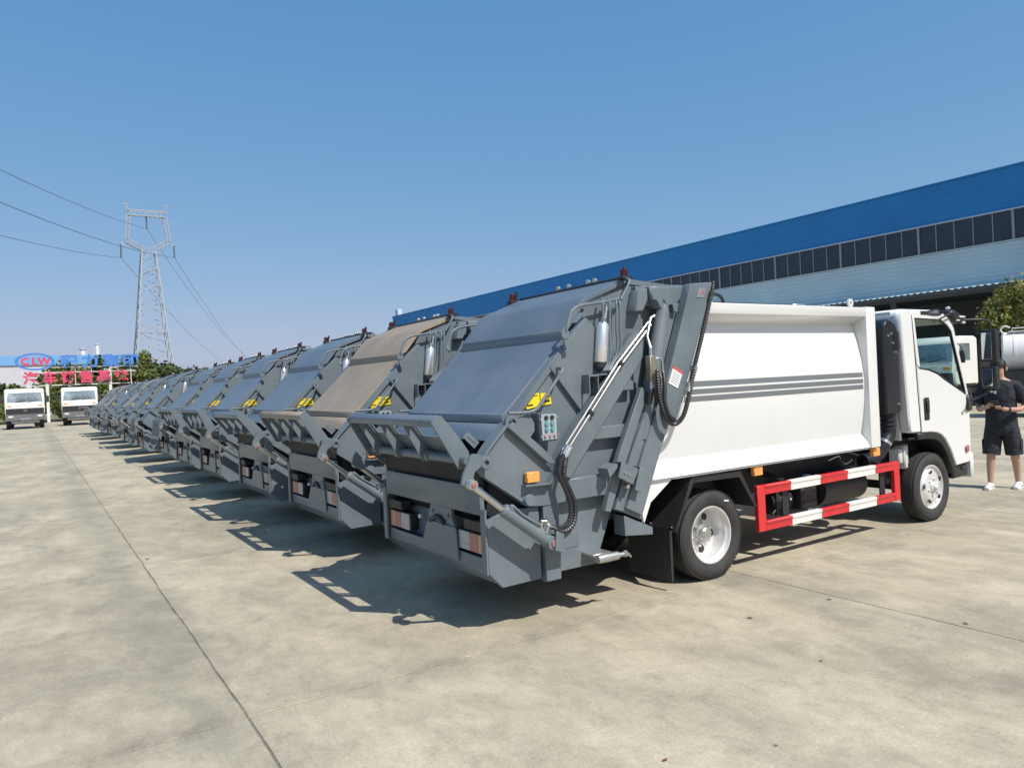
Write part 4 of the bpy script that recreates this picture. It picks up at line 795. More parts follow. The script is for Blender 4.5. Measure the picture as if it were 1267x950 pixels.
while y > -16:
    w_ = 0.905
    if pane_me is None:
        b = MB(); MB.OFF = Vector((0, 0, 0)); b.box(0.02, 0.06, -w_/2+0.02, w_/2-0.02, 7.602, 9.038)
        o = b.build('window_pane', M['pane'], wh); pane_me = o.data
        b = MB(); b.box(-0.02, 0.10, -0.020, 0.020, 7.602, 9.038); o2 = b.build('window_mullion', M['mull'], wh); mul_me = o2.data
        b = MB(); b.box(-0.05, 0.12, -0.055, 0.055, 7.602, 9.038); o3 = b.build('window_post', M['mull'], wh); post_me = o3.data
    else:
        o = bpy.data.objects.new('window_pane', pane_me); COL.objects.link(o); o.parent = wh
        if k % 5 == 0: o3 = bpy.data.objects.new('window_post', post_me); COL.objects.link(o3); o3.parent = wh
        else: o2 = bpy.data.objects.new('window_mullion', mul_me); COL.objects.link(o2); o2.parent = wh
    o.location = (0, y-w_/2-40, 0)
    (o3 if k % 5 == 0 else o2).location = (0, y-40, 0)
    if k == 0: o2.location = (0, y-40-w_*0.5, 0)
    y -= w_; k += 1
MB.OFF = Vector((WX, 40, 0))
def canopy(b):
    n = int((WY1-WY0)/0.17)
    r0 = [(WX-1.3, WY0+0.17*i, 5.42+(0.05 if i % 2 else 0.0)) for i in range(n+1)]
    r1 = [(WX-0.02, WY0+0.17*i, 5.57+(0.05 if i % 2 else 0.0)) for i in range(n+1)]
    b.grid([r0, r1], smooth=False)
one('eave_sheet', M['pale'], canopy, wh)
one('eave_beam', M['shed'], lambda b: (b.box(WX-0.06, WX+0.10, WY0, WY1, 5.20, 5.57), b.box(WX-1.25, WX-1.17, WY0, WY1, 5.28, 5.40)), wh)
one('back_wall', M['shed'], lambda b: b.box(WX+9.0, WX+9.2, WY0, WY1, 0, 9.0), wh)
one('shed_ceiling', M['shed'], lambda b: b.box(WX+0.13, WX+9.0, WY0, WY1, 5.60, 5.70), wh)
one('main_roof', M['blue'], lambda b: b.prism([(WX+0.15, 11.0), (WX+14, 11.6), (WX+28, 11.0), (WX+28, 0), (WX+27.8, 0), (WX+27.8, 10.9), (WX+14, 11.5), (WX+0.15, 10.9)], WY0, WY1), wh)
one('gable_wall', M['blue'], lambda b: (b.box(WX+0.125, WX+27.7, WY1-0.2, WY1-0.05, 9.0, 10.95), b.box(WX+0.13, WX+27.7, WY1-0.2, WY1-0.06, 0, 9.0)), wh)
y = 85.6
while y > -30:
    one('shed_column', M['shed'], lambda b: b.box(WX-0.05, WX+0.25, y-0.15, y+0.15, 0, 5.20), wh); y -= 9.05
one('roof_vent', M['trim'], lambda b: b.box(WX+0.3, WX+0.9, 88.0, 88.8, 11.2, 12.1, 0.03), wh)
MB.OFF = Vector((0, 0, 0))

# ------------------------------------------------------------------ trees
def leafmat(name, c0, c1, scale):
    m = bpy.data.materials.new(name); m.use_nodes = True
    n, l = m.node_tree.nodes, m.node_tree.links; b = n['Principled BSDF']
    geo = n.new('ShaderNodeTexCoord'); nz = n.new('ShaderNodeTexNoise'); nz.inputs['Scale'].default_value = scale; nz.inputs['Detail'].default_value = 6
    l.new(geo.outputs['Object'], nz.inputs['Vector'])
    cr = n.new('ShaderNodeValToRGB'); cr.color_ramp.elements[0].position = 0.35; cr.color_ramp.elements[1].position = 0.66
    cr.color_ramp.elements[0].color = (*c0, 1); cr.color_ramp.elements[1].color = (*c1, 1)
    l.new(nz.outputs['Fac'], cr.inputs[0]); l.new(cr.outputs[0], b.inputs['Base Color']); b.inputs['Roughness'].default_value = 0.55
    b.inputs['Specular IOR Level'].default_value = 0.3
    tb = n.new('ShaderNodeBsdfTranslucent'); l.new(cr.outputs[0], tb.inputs[0]); mx = n.new('ShaderNodeMixShader'); mx.inputs[0].default_value = 0.3
    out = n['Material Output']; l.new(b.outputs[0], mx.inputs[1]); l.new(tb.outputs[0], mx.inputs[2]); l.new(mx.outputs[0], out.inputs[0])
    return m
M['leafA'] = leafmat('olive_leaves', (0.10, 0.125, 0.03), (0.32, 0.30, 0.085), 1.2)
M['leafB'] = leafmat('green_leaves', (0.065, 0.100, 0.025), (0.22, 0.235, 0.065), 0.5)
M['leafC'] = leafmat('dark_leaves', (0.045, 0.080, 0.028), (0.145, 0.175, 0.06), 0.4)
M['bark'] = mat('bark', (0.10, 0.08, 0.06), 0.9, var=0.2, vscale=3)
def tree(name, label, x, y, h, rx, rz, leaf, lsize, n, seed, group=None, base=0.0, cat='tree'):
    rr = random.Random(seed)
    t = empty(name, (x, y, base), label, cat, group)
    MB.OFF = Vector((0, 0, 0))
    b = MB(); cz = h-rz
    b.tube([(0, 0, -0.05), (rr.uniform(-.1, .1), rr.uniform(-.1, .1), cz*0.5), (rr.uniform(-.2, .2), 0, cz+rz*0.4)], [0.05*h*0.5, 0.035*h*0.5, 0.012*h*0.5], 8)
    cl = []
    for k in range(max(14, n//110)):
        u = rr.uniform(-0.85, 1); a = rr.uniform(0, 2*math.pi); s = math.sqrt(max(0, 1-u*u)); q = rr.uniform(0.45, 1.0)**0.6
        cl.append((Vector((rx*q*s*math.cos(a), rx*q*s*math.sin(a), cz+rz*q*u)), rr.uniform(0.22, 0.42)*min(rx, rz)))
    for c, r in cl[:9]:
        b.tube([(0, 0, cz*0.55), (c.x*0.5, c.y*0.5, cz*0.6+c.z*0.3), tuple(c)], [0.016*h*0.5, 0.01*h*0.5, 0.004*h*0.5], 5)
    b.build('trunk', M['bark'], t)
    vs, fs = [], []
    for k in range(n):
        c, r = cl[k % len(cl)]
        d = Vector((rr.gauss(0, 1), rr.gauss(0, 1), rr.gauss(0, 0.8))); d = d.normalized()*r*rr.uniform(0.35, 1.08)
        p = c+d
        nrm = (d.normalized()*0.6+Vector((rr.uniform(-1, 1), rr.uniform(-1, 1), rr.uniform(-0.3, 1)))).normalized()
        a = nrm.orthogonal().normalized(); bb = nrm.cross(a); ang = rr.uniform(0, 6.28); a, bb = a*math.cos(ang)+bb*math.sin(ang), bb*math.cos(ang)-a*math.sin(ang)
        s = lsize*rr.uniform(0.6, 1.3); i0 = len(vs)
        vs += [p-a*s, p+bb*s*0.45-a*s*0.1, p+a*s, p-bb*s*0.45-a*s*0.1]; fs.append((i0, i0+1, i0+2, i0+3))
    me = bpy.data.meshes.new('crown'); me.from_pydata([tuple(v) for v in vs], [], fs); me.materials.append(leaf)
    o = bpy.data.objects.new('crown', me); COL.objects.link(o); o.parent = t
    return t
tree('round_tree', 'rounded olive green tree standing in front of the warehouse at the right edge', 34.5, 13.6, 4.85, 1.75, 1.35, M['leafA'], 0.10, 9000, 3)
farT = [(-4.6, 92, 4.8, 2.6, 2.3, 'leafC', 'dark green tree at the left edge beside the grey wall behind the white cabs'),
        (-0.9, 96, 3.7, 2.4, 1.6, 'leafB', 'low bushy tree right above the left white cab, behind the sign'),
        (3.2, 93, 5.9, 2.6, 2.4, 'leafB', 'bushy tree behind the gap between both white cabs'),
        (6.4, 97, 6.5, 2.4, 2.6, 'leafC', 'dark bushy tree behind the middle red characters of the sign'),
        (9.2, 92, 6.1, 2.4, 2.4, 'leafB', 'bushy tree behind the last red character of the sign'),
        (11.3, 99, 7.4, 2.3, 3.0, 'leafB', 'tallest tree of the far row, right behind the last blue character of the sign'),
        (13.4, 94, 5.5, 2.2, 2.2, 'leafC', 'lower tree in front of the foot of the lattice pylon'),
        (15.3, 97, 6.6, 2.2, 2.4, 'leafC', 'rounded dark tree just right of the lattice pylon foot'),
        (17.6, 93, 4.9, 2.3, 2.0, 'leafB', 'small tree right of the pylon, half hidden by the truck roofs'),
        (-8.5, 95, 6.0, 3.0, 2.6, 'leafC', 'tree just beyond the left edge, left of the dark green one')]
for i, (x, y, h, rx, rz, lf, lab) in enumerate(farT):
    tree('far_tree', lab, x, y, h, rx, rz, M[lf], 0.30, 2600, 20+i, 'trees behind the far end of the yard')
# low undergrowth below them
rr = random.Random(5); vs, fs = [], []
for k in range(14000):
    x = rr.uniform(-14, 26); p = Vector((x, 88.5+rr.uniform(-1.2, 3.0), abs(rr.gauss(0, 1.0))*0.9+rr.uniform(0, 0.9)+0.8*max(0, math.sin(x*1.3))))
    a = Vector((rr.uniform(-1, 1), rr.uniform(-1, 1), rr.uniform(-1, 1))).normalized(); c = a.orthogonal().normalized(); s = rr.uniform(0.10, 0.28); i0 = len(vs)
    vs += [p-a*s, p+c*s*0.5, p+a*s, p-c*s*0.5]; fs.append((i0, i0+1, i0+2, i0+3))
me = bpy.data.meshes.new('undergrowth'); me.from_pydata([tuple(v) for v in vs], [], fs); me.materials.append(M['leafB'])
o = bpy.data.objects.new('undergrowth', me); COL.objects.link(o)
tag(o, 'tangled green undergrowth along the far edge of the yard', 'undergrowth', None, 'stuff')
M['grass'] = mat('dry_verge', (0.17, 0.16, 0.075), 0.9, var=0.3, vscale=0.8)
b = MB(); b.poly([(-40, 86.5, 0.02), (36, 86.5, 0.02), (36, 140, 0.02), (-40, 140, 0.02)]); tag(b.build('verge', M['grass']), 'strip of dry grass beyond the yard', None, None, 'structure')

# ------------------------------------------------------------------ roof sign on two posts
M['signblue'] = mat('sign_blue', (0.065, 0.20, 0.54), 0.45, var=0.12, vscale=1.5)  # distance haze is mixed into both sign colours, lighter and duller
M['signred'] = mat('sign_red', (0.56, 0.065, 0.125), 0.45, var=0.12, vscale=1.5)
M['signpost'] = mat('white_post', (0.68, 0.68, 0.66), 0.5, var=0.1, vscale=1)
SY = 84.0
sg = empty('yard_sign', (3.8, SY, 0), 'tall two row sign of blue and red characters on white posts above the white cabs', 'sign')
MB.OFF = Vector((3.8, SY, 0))
for x in (1.22, 6.62): one('sign_post', M['signpost'], lambda b: b.box(x-0.13, x+0.13, SY+0.05, SY+0.25, 0, 4.95, 0.02), sg)
for z in (4.84, 3.60): one('sign_rail', M['signpost'], lambda b: b.box(-0.9, 8.95, SY+0.02, SY+0.09, z-0.04, z+0.04), sg)
for x in (3.6, 5.0, 8.5): one('sign_strut', M['signpost'], lambda b: b.box(x-0.035, x+0.035, SY+0.03, SY+0.09, 3.64, 5.5), sg)
one('sign_rail', M['signpost'], lambda b: b.box(-0.2, 9.2, SY+0.02, SY+0.09, 5.30, 5.36), sg)
def char(ch, x, z, size, m, wid, name='sign_character'):
    return text_mesh(ch, name, m, sg, size, 0.08, Vector((x-3.8, -0.08, z)), FACE_MINUS_Y @ Matrix.Diagonal((wid, 1, 1)), bold=0.036*size)
for i, ch in enumerate('程力集团'): char(ch, 3.12+i*1.80, 5.80, 1.30, M['signblue'], 1.16)
for i, ch in enumerate('汽车销售基地'): char(ch, -0.08+i*1.535, 4.25, 1.26, M['signred'], 1.02)
em = one('sign_emblem', M['signblue'], lambda b: b.grid([[(0.30+1.62*s*math.cos(a), yy, 5.92+0.83*s2*math.sin(a)) for a in [2*math.pi*k/40 for k in range(40)]] for s, s2, yy in ((0.86, 0.80, SY+0.0), (0.88, 0.80, SY-0.12), (1, 1, SY-0.12), (1, 1, SY+0.0))], smooth=False, closed=True), sg)
for i, ch in enumerate('CLW'):
    tm = text_mesh(ch, 'emblem_letter', M['signred'], em, 0.98, 0.05, Vector((0.30-3.8-0.80+0.78*i, -0.05, 5.91)), FACE_MINUS_Y, bold=0.05)
MB.OFF = Vector((0, 0, 0))

# ------------------------------------------------------------------ far buildings, silos
M['farwall'] = mat('grey_far_wall', (0.47, 0.48, 0.52), 0.7, var=0.06, vscale=0.2)
M['farblue'] = mat('pale_blue_roof', (0.14, 0.33, 0.58), 0.6, var=0.08, vscale=0.2)
fb = empty('far_shed', (-6, 172, 0), 'long grey shed with a pale blue roof band far behind the sign', 'building')
MB.OFF = Vector((-6, 172, 0))
one('wall', M['farwall'], lambda b: b.box(-40, 4.0, 170, 190, 0, 9.5), fb)
one('roof', M['farblue'], lambda b: b.prism([(169.7, 9.5), (169.7, 11.1), (180, 11.9), (190.3, 11.1), (190.3, 9.5)], -40.4, 17.2, axis='x'), fb)
one('wall_end', M['farwall'], lambda b: b.box(4.0, 17.0, 170.2, 190, 0, 9.5), fb)
MB.OFF = Vector((0, 0, 0))
M['silo'] = mat('white_silo', (0.70, 0.72, 0.74), 0.5, var=0.05, vscale=0.5)
for x, z, r, lab in ((10.3, 14.6, 0.62, 'shorter white silo with a flat grey top platform behind the blue sign characters'), (13.3, 15.7, 0.40, 'thin tall white chimney right of the silo behind the sign')):
    so_ = empty('silo', (x, 200, 0), lab, 'silo')
    b = MB(); b.lathe((0, 0, 0), (0, 0, 1), [(r, 0), (r, z-0.3)], 20); b.build('shell', M['silo'], so_)
    b = MB(); b.lathe((0, 0, z-0.3), (0, 0, 1), [(0, 0), (r*1.35, 0), (r*1.35, 0.3), (0, 0.3)], 20); b.build('top_platform', M['farwall'], so_)
    b = MB(); b.beam((-r*1.3, -0.2, 0), (-r*1.3, -0.2, z-0.3), 0.12, 0.12); b.beam((r*1.3, -0.2, 0), (r*1.3, -0.2, z-0.3), 0.12, 0.12); b.build('support_frame', M['farwall'], so_)

# ------------------------------------------------------------------ lattice pylon
M['lattice'] = mat('hazed_galvanised_lattice', (0.33, 0.37, 0.42), 0.6)  # galvanised grey, paled and blued by distance haze put into the colour
M['insul'] = mat('dark_insulator', (0.10, 0.11, 0.13), 0.4)
M['wire'] = mat('conductor_wire', (0.16, 0.19, 0.24), 0.6)
PX, PY = 18.95, 150.0
py = empty('lattice_pylon', (PX, PY, 0), 'tall grey lattice power pylon with a cat head top behind the row of trucks', 'pylon')
MB.OFF = Vector((PX, PY, 0))
def half(z):
    Z = [(0, 3.9), (7.6, 3.15), (14.2, 2.42), (29.1, 1.12)]
    for (a, wa), (c, wc) in zip(Z, Z[1:]):
        if z <= c: return wa+(wc-wa)*(z-a)/(c-a)
    return 1.12
def cor(z, sx, sy): return (PX+sx*half(z), PY+sy*half(z)*0.95, z)
for sx in (-1, 1):
    for sy in (-1, 1):
        one('tower_leg', M['lattice'], lambda b: (b.beam(cor(0, sx, sy), cor(7.6, sx, sy), .26, .26), b.beam(cor(7.6, sx, sy), cor(14.2, sx, sy), .24, .24), b.beam(cor(14.2, sx, sy), cor(29.1, sx, sy), .22, .22)), py)
def bracing(b):
    zs = [0, 4.2, 7.6, 10.4, 12.6, 14.2, 16.2, 18.1, 19.9, 21.6, 23.2, 24.8, 26.3, 27.7, 29.1]
    F = [((-1, -1), (1, -1)), ((1, -1), (1, 1)), ((1, 1), (-1, 1)), ((-1, 1), (-1, -1))]
    for i, (a, c) in enumerate(zip(zs, zs[1:])):
        for p, q in F:
            b.beam(cor(a, *p), cor(c, *q), .10, .10)
            if i < 5 or i % 2: b.beam(cor(a, *q), cor(c, *p), .10, .10)
        if a in (14.2, 7.6, 29.1):
            for p, q in F: b.beam(cor(a, *p), cor(a, *q), .15, .15)
one('lattice_bracing', M['lattice'], bracing, py)
def trus(b, p, q, w, n, r=0.13):
    p, q = Vector(p), Vector(q); d = q-p; side = Vector((0, 1, 0)); up = d.normalized().cross(side).normalized()
    C4 = [side*w/2+up*w/2, side*w/2-up*w/2, -side*w/2-up*w/2, -side*w/2+up*w/2]
    for c in C4: b.beam(p+c, q+c, r, r)
    for k in range(n):
        for j in range(4):
            b.beam(p+d*k/n+C4[j], p+d*(k+1)/n+C4[(j+1) % 4], r*0.55, r*0.55)
one('cross_arm', M['lattice'], lambda b: (trus(b, (PX-3.1, PY, 36.2), (PX+3.1, PY, 36.2), 0.95, 7), trus(b, (PX-3.15, PY, 36.3), (PX-3.35, PY, 37.8), 0.35, 2, .10), trus(b, (PX+3.15, PY, 36.3), (PX+3.3, PY, 38.0), 0.35, 2, .10), b.beam((PX-3.9, PY, 37.7), (PX-3.0, PY, 37.7), .12, .12), b.beam((PX+3.0, PY, 37.9), (PX+3.6, PY, 37.9), .12, .12)), py)
one('window_column', M['lattice'], lambda b: trus(b, (PX-3.05, PY, 35.8), (PX-3.55, PY, 31.1), 0.62, 6), py)
one('window_column', M['lattice'], lambda b: trus(b, (PX+3.05, PY, 35.8), (PX+3.65, PY, 31.1), 0.62, 6), py)
one('lower_arm', M['lattice'], lambda b: (trus(b, (PX-3.45, PY, 31.0), (PX-0.4, PY, 29.3), 0.75, 5), b.beam((PX-3.5, PY, 31.3), (PX-4.5, PY, 30.3), .14, .14), b.beam((PX-3.3, PY, 30.4), (PX-4.5, PY, 30.3), .14, .14)), py)
one('lower_arm', M['lattice'], lambda b: (trus(b, (PX+3.55, PY, 31.2), (PX+0.4, PY, 29.3), 0.75, 5), b.beam((PX+3.6, PY, 31.5), (PX+4.5, PY, 30.6), .14, .14), b.beam((PX+3.4, PY, 30.6), (PX+4.5, PY, 30.6), .14, .14)), py)
INS = [(PX-0.05, 35.8, 33.4), (PX-4.48, 30.2, 27.8), (PX+4.45, 30.5, 28.3)]
for x, z0, z1 in INS:
    one('insulator_string', M['insul'], lambda b: b.tube([(x, PY, z0-(z0-z1)*k/16) for k in range(17)], [0.17 if k % 2 else 0.08 for k in range(17)], 8), py)
MB.OFF = Vector((0, 0, 0))
# conductors: from the pylon towards the camera's left and on into the distance at the right
def wire(p0, p1, sag, n=26):
    p0, p1 = Vector(p0), Vector(p1)
    return [p0+(p1-p0)*k/n-Vector((0, 0, 4*sag*(k/n)*(1-k/n))) for k in range(n+1)]
DN = Vector((-0.325, -0.946, 0)); DF = Vector((0.325, 0.946, 0))
WL = ['power line strung from the top centre insulator of the pylon, highest of the three', 'power line strung from the right hand insulator of the pylon', 'power line strung from the left hand insulator of the pylon, lowest at the left edge']
for (x, z0, z1), lab in zip((INS[0], INS[2], INS[1]), WL):
    near = Vector((x, PY, z1))+DN*300; far_ = Vector((x, PY, z1))+DF*430
    b = MB(); b.tube(wire(near, (x, PY, z1), 11.6, 40), 0.042, 5); b.tube(wire((x, PY, z1), far_, 16.6, 40), 0.042, 5)
    tag(b.build('power_line', M['wire']), lab, 'power line', 'power lines of the pylon')

# ------------------------------------------------------------------ white trucks facing the camera at the far end
M['windsc'] = mat('windscreen_glass', (0.36, 0.45, 0.46), 0.12, metal=0.6, var=0.75, vscale=0.7)  # strong noise in the colour paints patches of sky glare
M['bump'] = mat('grey_bumper', (0.13, 0.135, 0.14), 0.5, var=0.2, vscale=3)
M['grille'] = mat('dark_grille', (0.03, 0.03, 0.033), 0.5, var=0.2, vscale=6)
M['wpaint'] = mat('cab_white_paint', (0.78, 0.78, 0.74), 0.35, var=0.03, vscale=1)
def far_truck(x, y, rz, label, scale=1.0):
    t = empty('white_truck', (x, y, 0), label, 'truck', 'white trucks parked around the yard', rz)
    MB.OFF = Vector((0, 0, 0)); w = 1.27
    def ob(n, m, f, p=t): b = MB(); f(b); return b.build(n, m, p)
    cabp = [(0.02, 1.12), (0.0, 1.62), (0.10, 1.95), (0.34, 2.80), (0.46, 2.98), (0.70, 3.06), (2.0, 3.06), (2.05, 2.9), (2.05, 1.0), (0.2, 1.0)]
    def cabf(b):
        b.prism([(-z_, 0) for z_ in ()] or [(p[0], p[1]) for p in cabp], -w, w, axis='x', bev=0.10)
    ob('cab', M['wpaint'], cabf)
    ws = ob('windscreen', M['windsc'], lambda b: b.poly([(-w+0.12, 0.125, 2.02), (w-0.12, 0.125, 2.02), (w-0.2, 0.325, 2.76), (-w+0.2, 0.325, 2.76)]))
    for v in ws.data.vertices: v.co.y -= 0.022
    ob('wiper', M['grille'], lambda b: (b.beam((-0.6, 0.07, 2.04), (0.1, 0.10, 2.18), .02, .02), b.beam((0.2, 0.07, 2.04), (0.9, 0.10, 2.18), .02, .02)))
    for s in (-1, 1):
        ob('side_window', M['windsc'], lambda b: b.poly([(s*(w+0.004), 0.42, 2.05), (s*(w+0.004), 1.35, 2.05), (s*(w+0.004), 1.35, 2.75), (s*(w+0.004), 0.52, 2.75)]))
        ob('turn_lamp', M['amber'], lambda b: b.box(s*0.98-0.14, s*0.98+0.14, -0.012, 0.03, 1.70, 1.80, 0.01))
        hl = ob('headlight', M['clear'], lambda b: b.box(s*0.93-0.16, s*0.93+0.16, -0.17, -0.10, 0.86, 1.02, 0.02))
        mr_ = ob('door_mirror', M['grille'], lambda b: (b.box(s*1.48-0.1, s*1.48+0.1, 0.22, 0.30, 1.95, 2.45, 0.02), b.tube([(s*1.25, 0.4, 2.75), (s*1.45, 0.26, 2.60), (s*1.48, 0.26, 2.4)], 0.02, 6)))
        tf = ob('front_wheel', M['rubber'], lambda b: b.lathe((s*1.22, 1.05, 0.5), (-s, 0, 0), [(0, 0.05), (0.3, 0.04), (0.32, 0.0), (0.46, 0.0), (0.5, 0.05), (0.5, 0.26), (0.3, 0.3)], 28))
        ob('rear_wheel', M['rubber'], lambda b: b.lathe((s*1.22, 5.2, 0.5), (-s, 0, 0), [(0, 0.05), (0.3, 0.04), (0.32, 0.0), (0.46, 0.0), (0.5, 0.05), (0.5, 0.5), (0.3, 0.55)], 28))
        ob('fender', M['grille'], lambda b: b.box(s*1.12-0.16, s*1.12+0.16, 0.35, 1.75, 0.98, 1.10, 0.03))
    ob('grille', M['grille'], lambda b: (b.box(-w+0.06, w-0.06, -0.025, 0.03, 1.14, 1.56, 0.01), [b.box(-w+0.1, w-0.1, -0.04, -0.024, z, z+0.025) for z in (1.2, 1.28, 1.36, 1.44)]))
    ob('grille_emblem', M['galv'], lambda b: b.lathe((0, -0.04, 1.38), (0, -1, 0), [(0.07, 0), (0.1, 0), (0.1, 0.02), (0.07, 0.02)], 20, True))
    ob('front_bumper', M['bump'], lambda b: (b.box(-w, w, -0.12, 0.25, 0.62, 1.08, 0.03), b.box(-0.9, 0.9, -0.09, 0.2, 0.42, 0.60, 0.02)))
    ob('licence_plate_holder', M['mull'], lambda b: b.box(-0.32, 0.32, -0.135, -0.122, 0.70, 0.80))
    ob('chassis', M['frame'], lambda b: (b.box(-0.45, -0.30, 0.3, 6.6, 0.62, 0.92), b.box(0.30, 0.45, 0.3, 6.6, 0.62, 0.92), b.tube([(-1.2, 5.2, 0.5), (1.2, 5.2, 0.5)], 0.12, 8), b.tube([(-1.1, 1.05, 0.5), (1.1, 1.05, 0.5)], 0.07, 8), b.box(-1.2, 1.2, 2.3, 2.5, 0.9, 2.6)))
    ob('load_tank', M['grille'], lambda b: b.tube([(0, 2.7, 1.75), (0, 2.75, 1.75), (0, 6.4, 1.75), (0, 6.45, 1.75)], [0.7, 0.8, 0.8, 0.7], 20))
    return t
far_truck(-0.52, 67.0, R(1.5), 'white cab truck facing the yard, standing alone at the left edge')
far_truck(3.15, 68.5, R(-3.0), 'white cab truck facing the yard, partly hidden by the end of the grey row')
far_truck(8.6, 79.0, R(-6), 'white truck showing only its roof above the grey row, under the last red character')

# ------------------------------------------------------------------ trucks in front of the warehouse
wt = far_truck(28.0, 14.60, R(-90), 'white truck cab facing left, parked behind the mirrors of the nearest truck')
wt.scale = (0.90, 0.90, 0.90); wt['group'] = 'white trucks parked around the yard'
TA = R(23)
tk = empty('tank_truck', (26.3, 11.1, 0), 'pale tank truck behind the standing person, its round tank running out of the picture', 'tank truck', rz=TA)
MB.OFF = Vector((0, 0, 0))
M['tankp'] = mat('tank_grey_white', (0.74, 0.75, 0.73), 0.6, var=0.05, vscale=0.8, dust=0.15, dustcol=(0.5, 0.48, 0.42))
def t1(n, m, f, p=tk): return one(n, m, f, p)
tank_b = t1('tank', M['tankp'], lambda b: b.tube([(0, 0.05, 2.03), (0, 0, 2.03), (0, -7.5, 2.03), (0, -7.55, 2.03)], [0.54, 0.64, 0.64, 0.54], 36))
t1('tank_band', M['tankp'], lambda b: [b.lathe((0, y, 2.03), (0, 1, 0), [(0.64, -0.03), (0.652, -0.03), (0.652, 0.03), (0.64, 0.03)], 36) for y in (-0.3, -2.6, -5.0, -7.2)], tank_b)
t1('tank_walkway', M['tankp'], lambda b: (b.box(-0.35, 0.35, -7.3, -0.15, 2.655, 2.69), b.tube([(-0.33, -0.25, 2.69), (-0.33, -0.25, 2.78), (-0.33, -7.2, 2.78), (-0.33, -7.2, 2.69)], 0.016, 6), b.tube(spline([(-0.33, -0.02, 2.62), (-0.33, 0.05, 2.75), (-0.33, -0.06, 2.86), (-0.33, -0.2, 2.80)]), 0.025, 6)), tank_b)
for y in (-1.3, -2.4, -9.2):
    for xx in (-1.12, 0.86):
        t1('wheel', M['rubber'], lambda b: b.lathe((xx, y, 0.48), (1, 0, 0), [(0, 0.06), (0.26, 0.05), (0.28, 0.0), (0.44, 0.0), (0.48, 0.05), (0.48, 0.22), (0.44, 0.26), (0, 0.26)], 28))
t1('chassis', M['frame'], lambda b: (b.box(-0.5, -0.36, -10.0, 0.2, 0.65, 0.95), b.box(0.36, 0.5, -10.0, 0.2, 0.65, 0.95), b.box(-0.9, 0.9, -7.4, 0.05, 1.0, 1.42), b.box(-1.05, -0.6, -5.6, -3.4, 0.45, 0.98, 0.03), b.box(-1.1, 1.1, 0.05, 0.2, 0.55, 0.95)))
t1('fender', M['frame'], lambda b: b.box(-1.14, -0.8, -3.0, -0.7, 1.0, 1.06, 0.02))
t1('side_guard', M['mull'], lambda b: (b.box(-1.10, -1.06, -7.2, -3.2, 0.80, 0.90), b.box(-1.10, -1.06, -7.2, -3.2, 0.50, 0.60)))
t1('valve_box', M['galv'], lambda b: (b.box(-0.9, -0.6, 0.06, 0.25, 0.95, 1.35, 0.02), b.tube([(-0.5, 0.15, 1.5), (-0.75, 0.3, 1.25), (-0.75, 0.3, 0.9)], 0.05, 8)))
t1('cab', M['wpaint'], lambda b: b.prism([(-7.9, 0.95), (-7.9, 2.7), (-8.1, 2.8), (-9.4, 2.78), (-9.85, 1.8), (-9.9, 0.7), (-9.6, 0.7), (-9.4, 1.1), (-8.9, 1.15), (-8.6, 0.95)], -1.15, 1.15, axis='x', bev=0.05))
t1('side_window', M['pane'], lambda b: b.poly([(-1.156, -8.2, 1.8), (-1.156, -9.5, 1.8), (-1.156, -9.25, 2.5), (-1.156, -8.2, 2.5)]))

# ------------------------------------------------------------------ standing person
M['skin'] = mat('skin', (0.46, 0.28, 0.20), 0.5, var=0.05, vscale=20)
M['shirt'] = mat('black_shirt', (0.019, 0.021, 0.031), 0.85, var=0.15, vscale=6, bump=1.0, bscale=9)
M['shorts'] = mat('black_shorts', (0.024, 0.026, 0.036), 0.85, var=0.15, vscale=6, bump=1.0, bscale=10)
M['shoe'] = mat('white_shoe', (0.72, 0.70, 0.66), 0.6)
M['hair'] = mat('black_hair', (0.012, 0.011, 0.011), 0.6)
mn = empty('person', (11.22, 4.80, 0), 'person in black T-shirt, shorts and cap with white shoes, holding a phone', 'person', rz=R(180+12))
def skinned(name, verts, edges, rad, m, parent, sub=2, root=0):
    me = bpy.data.meshes.new(name); me.from_pydata(verts, edges, []); o = bpy.data.objects.new(name, me); COL.objects.link(o)
    md = o.modifiers.new('s', 'SKIN'); sl = me.skin_vertices[0].data
    for i, r in enumerate(rad): sl[i].radius = r if isinstance(r, tuple) else (r, r); sl[i].use_root = (i == root)
    sb = o.modifiers.new('d', 'SUBSURF'); sb.levels = sub; sb.render_levels = sub
    dg = bpy.context.evaluated_depsgraph_get(); m2 = bpy.data.meshes.new_from_object(o.evaluated_get(dg)); m2.name = name
    bpy.data.objects.remove(o); m2.materials.clear(); m2.materials.append(m)
    for p in m2.polygons: p.use_smooth = True
    o = bpy.data.objects.new(name, m2); COL.objects.link(o); o.parent = parent; return o
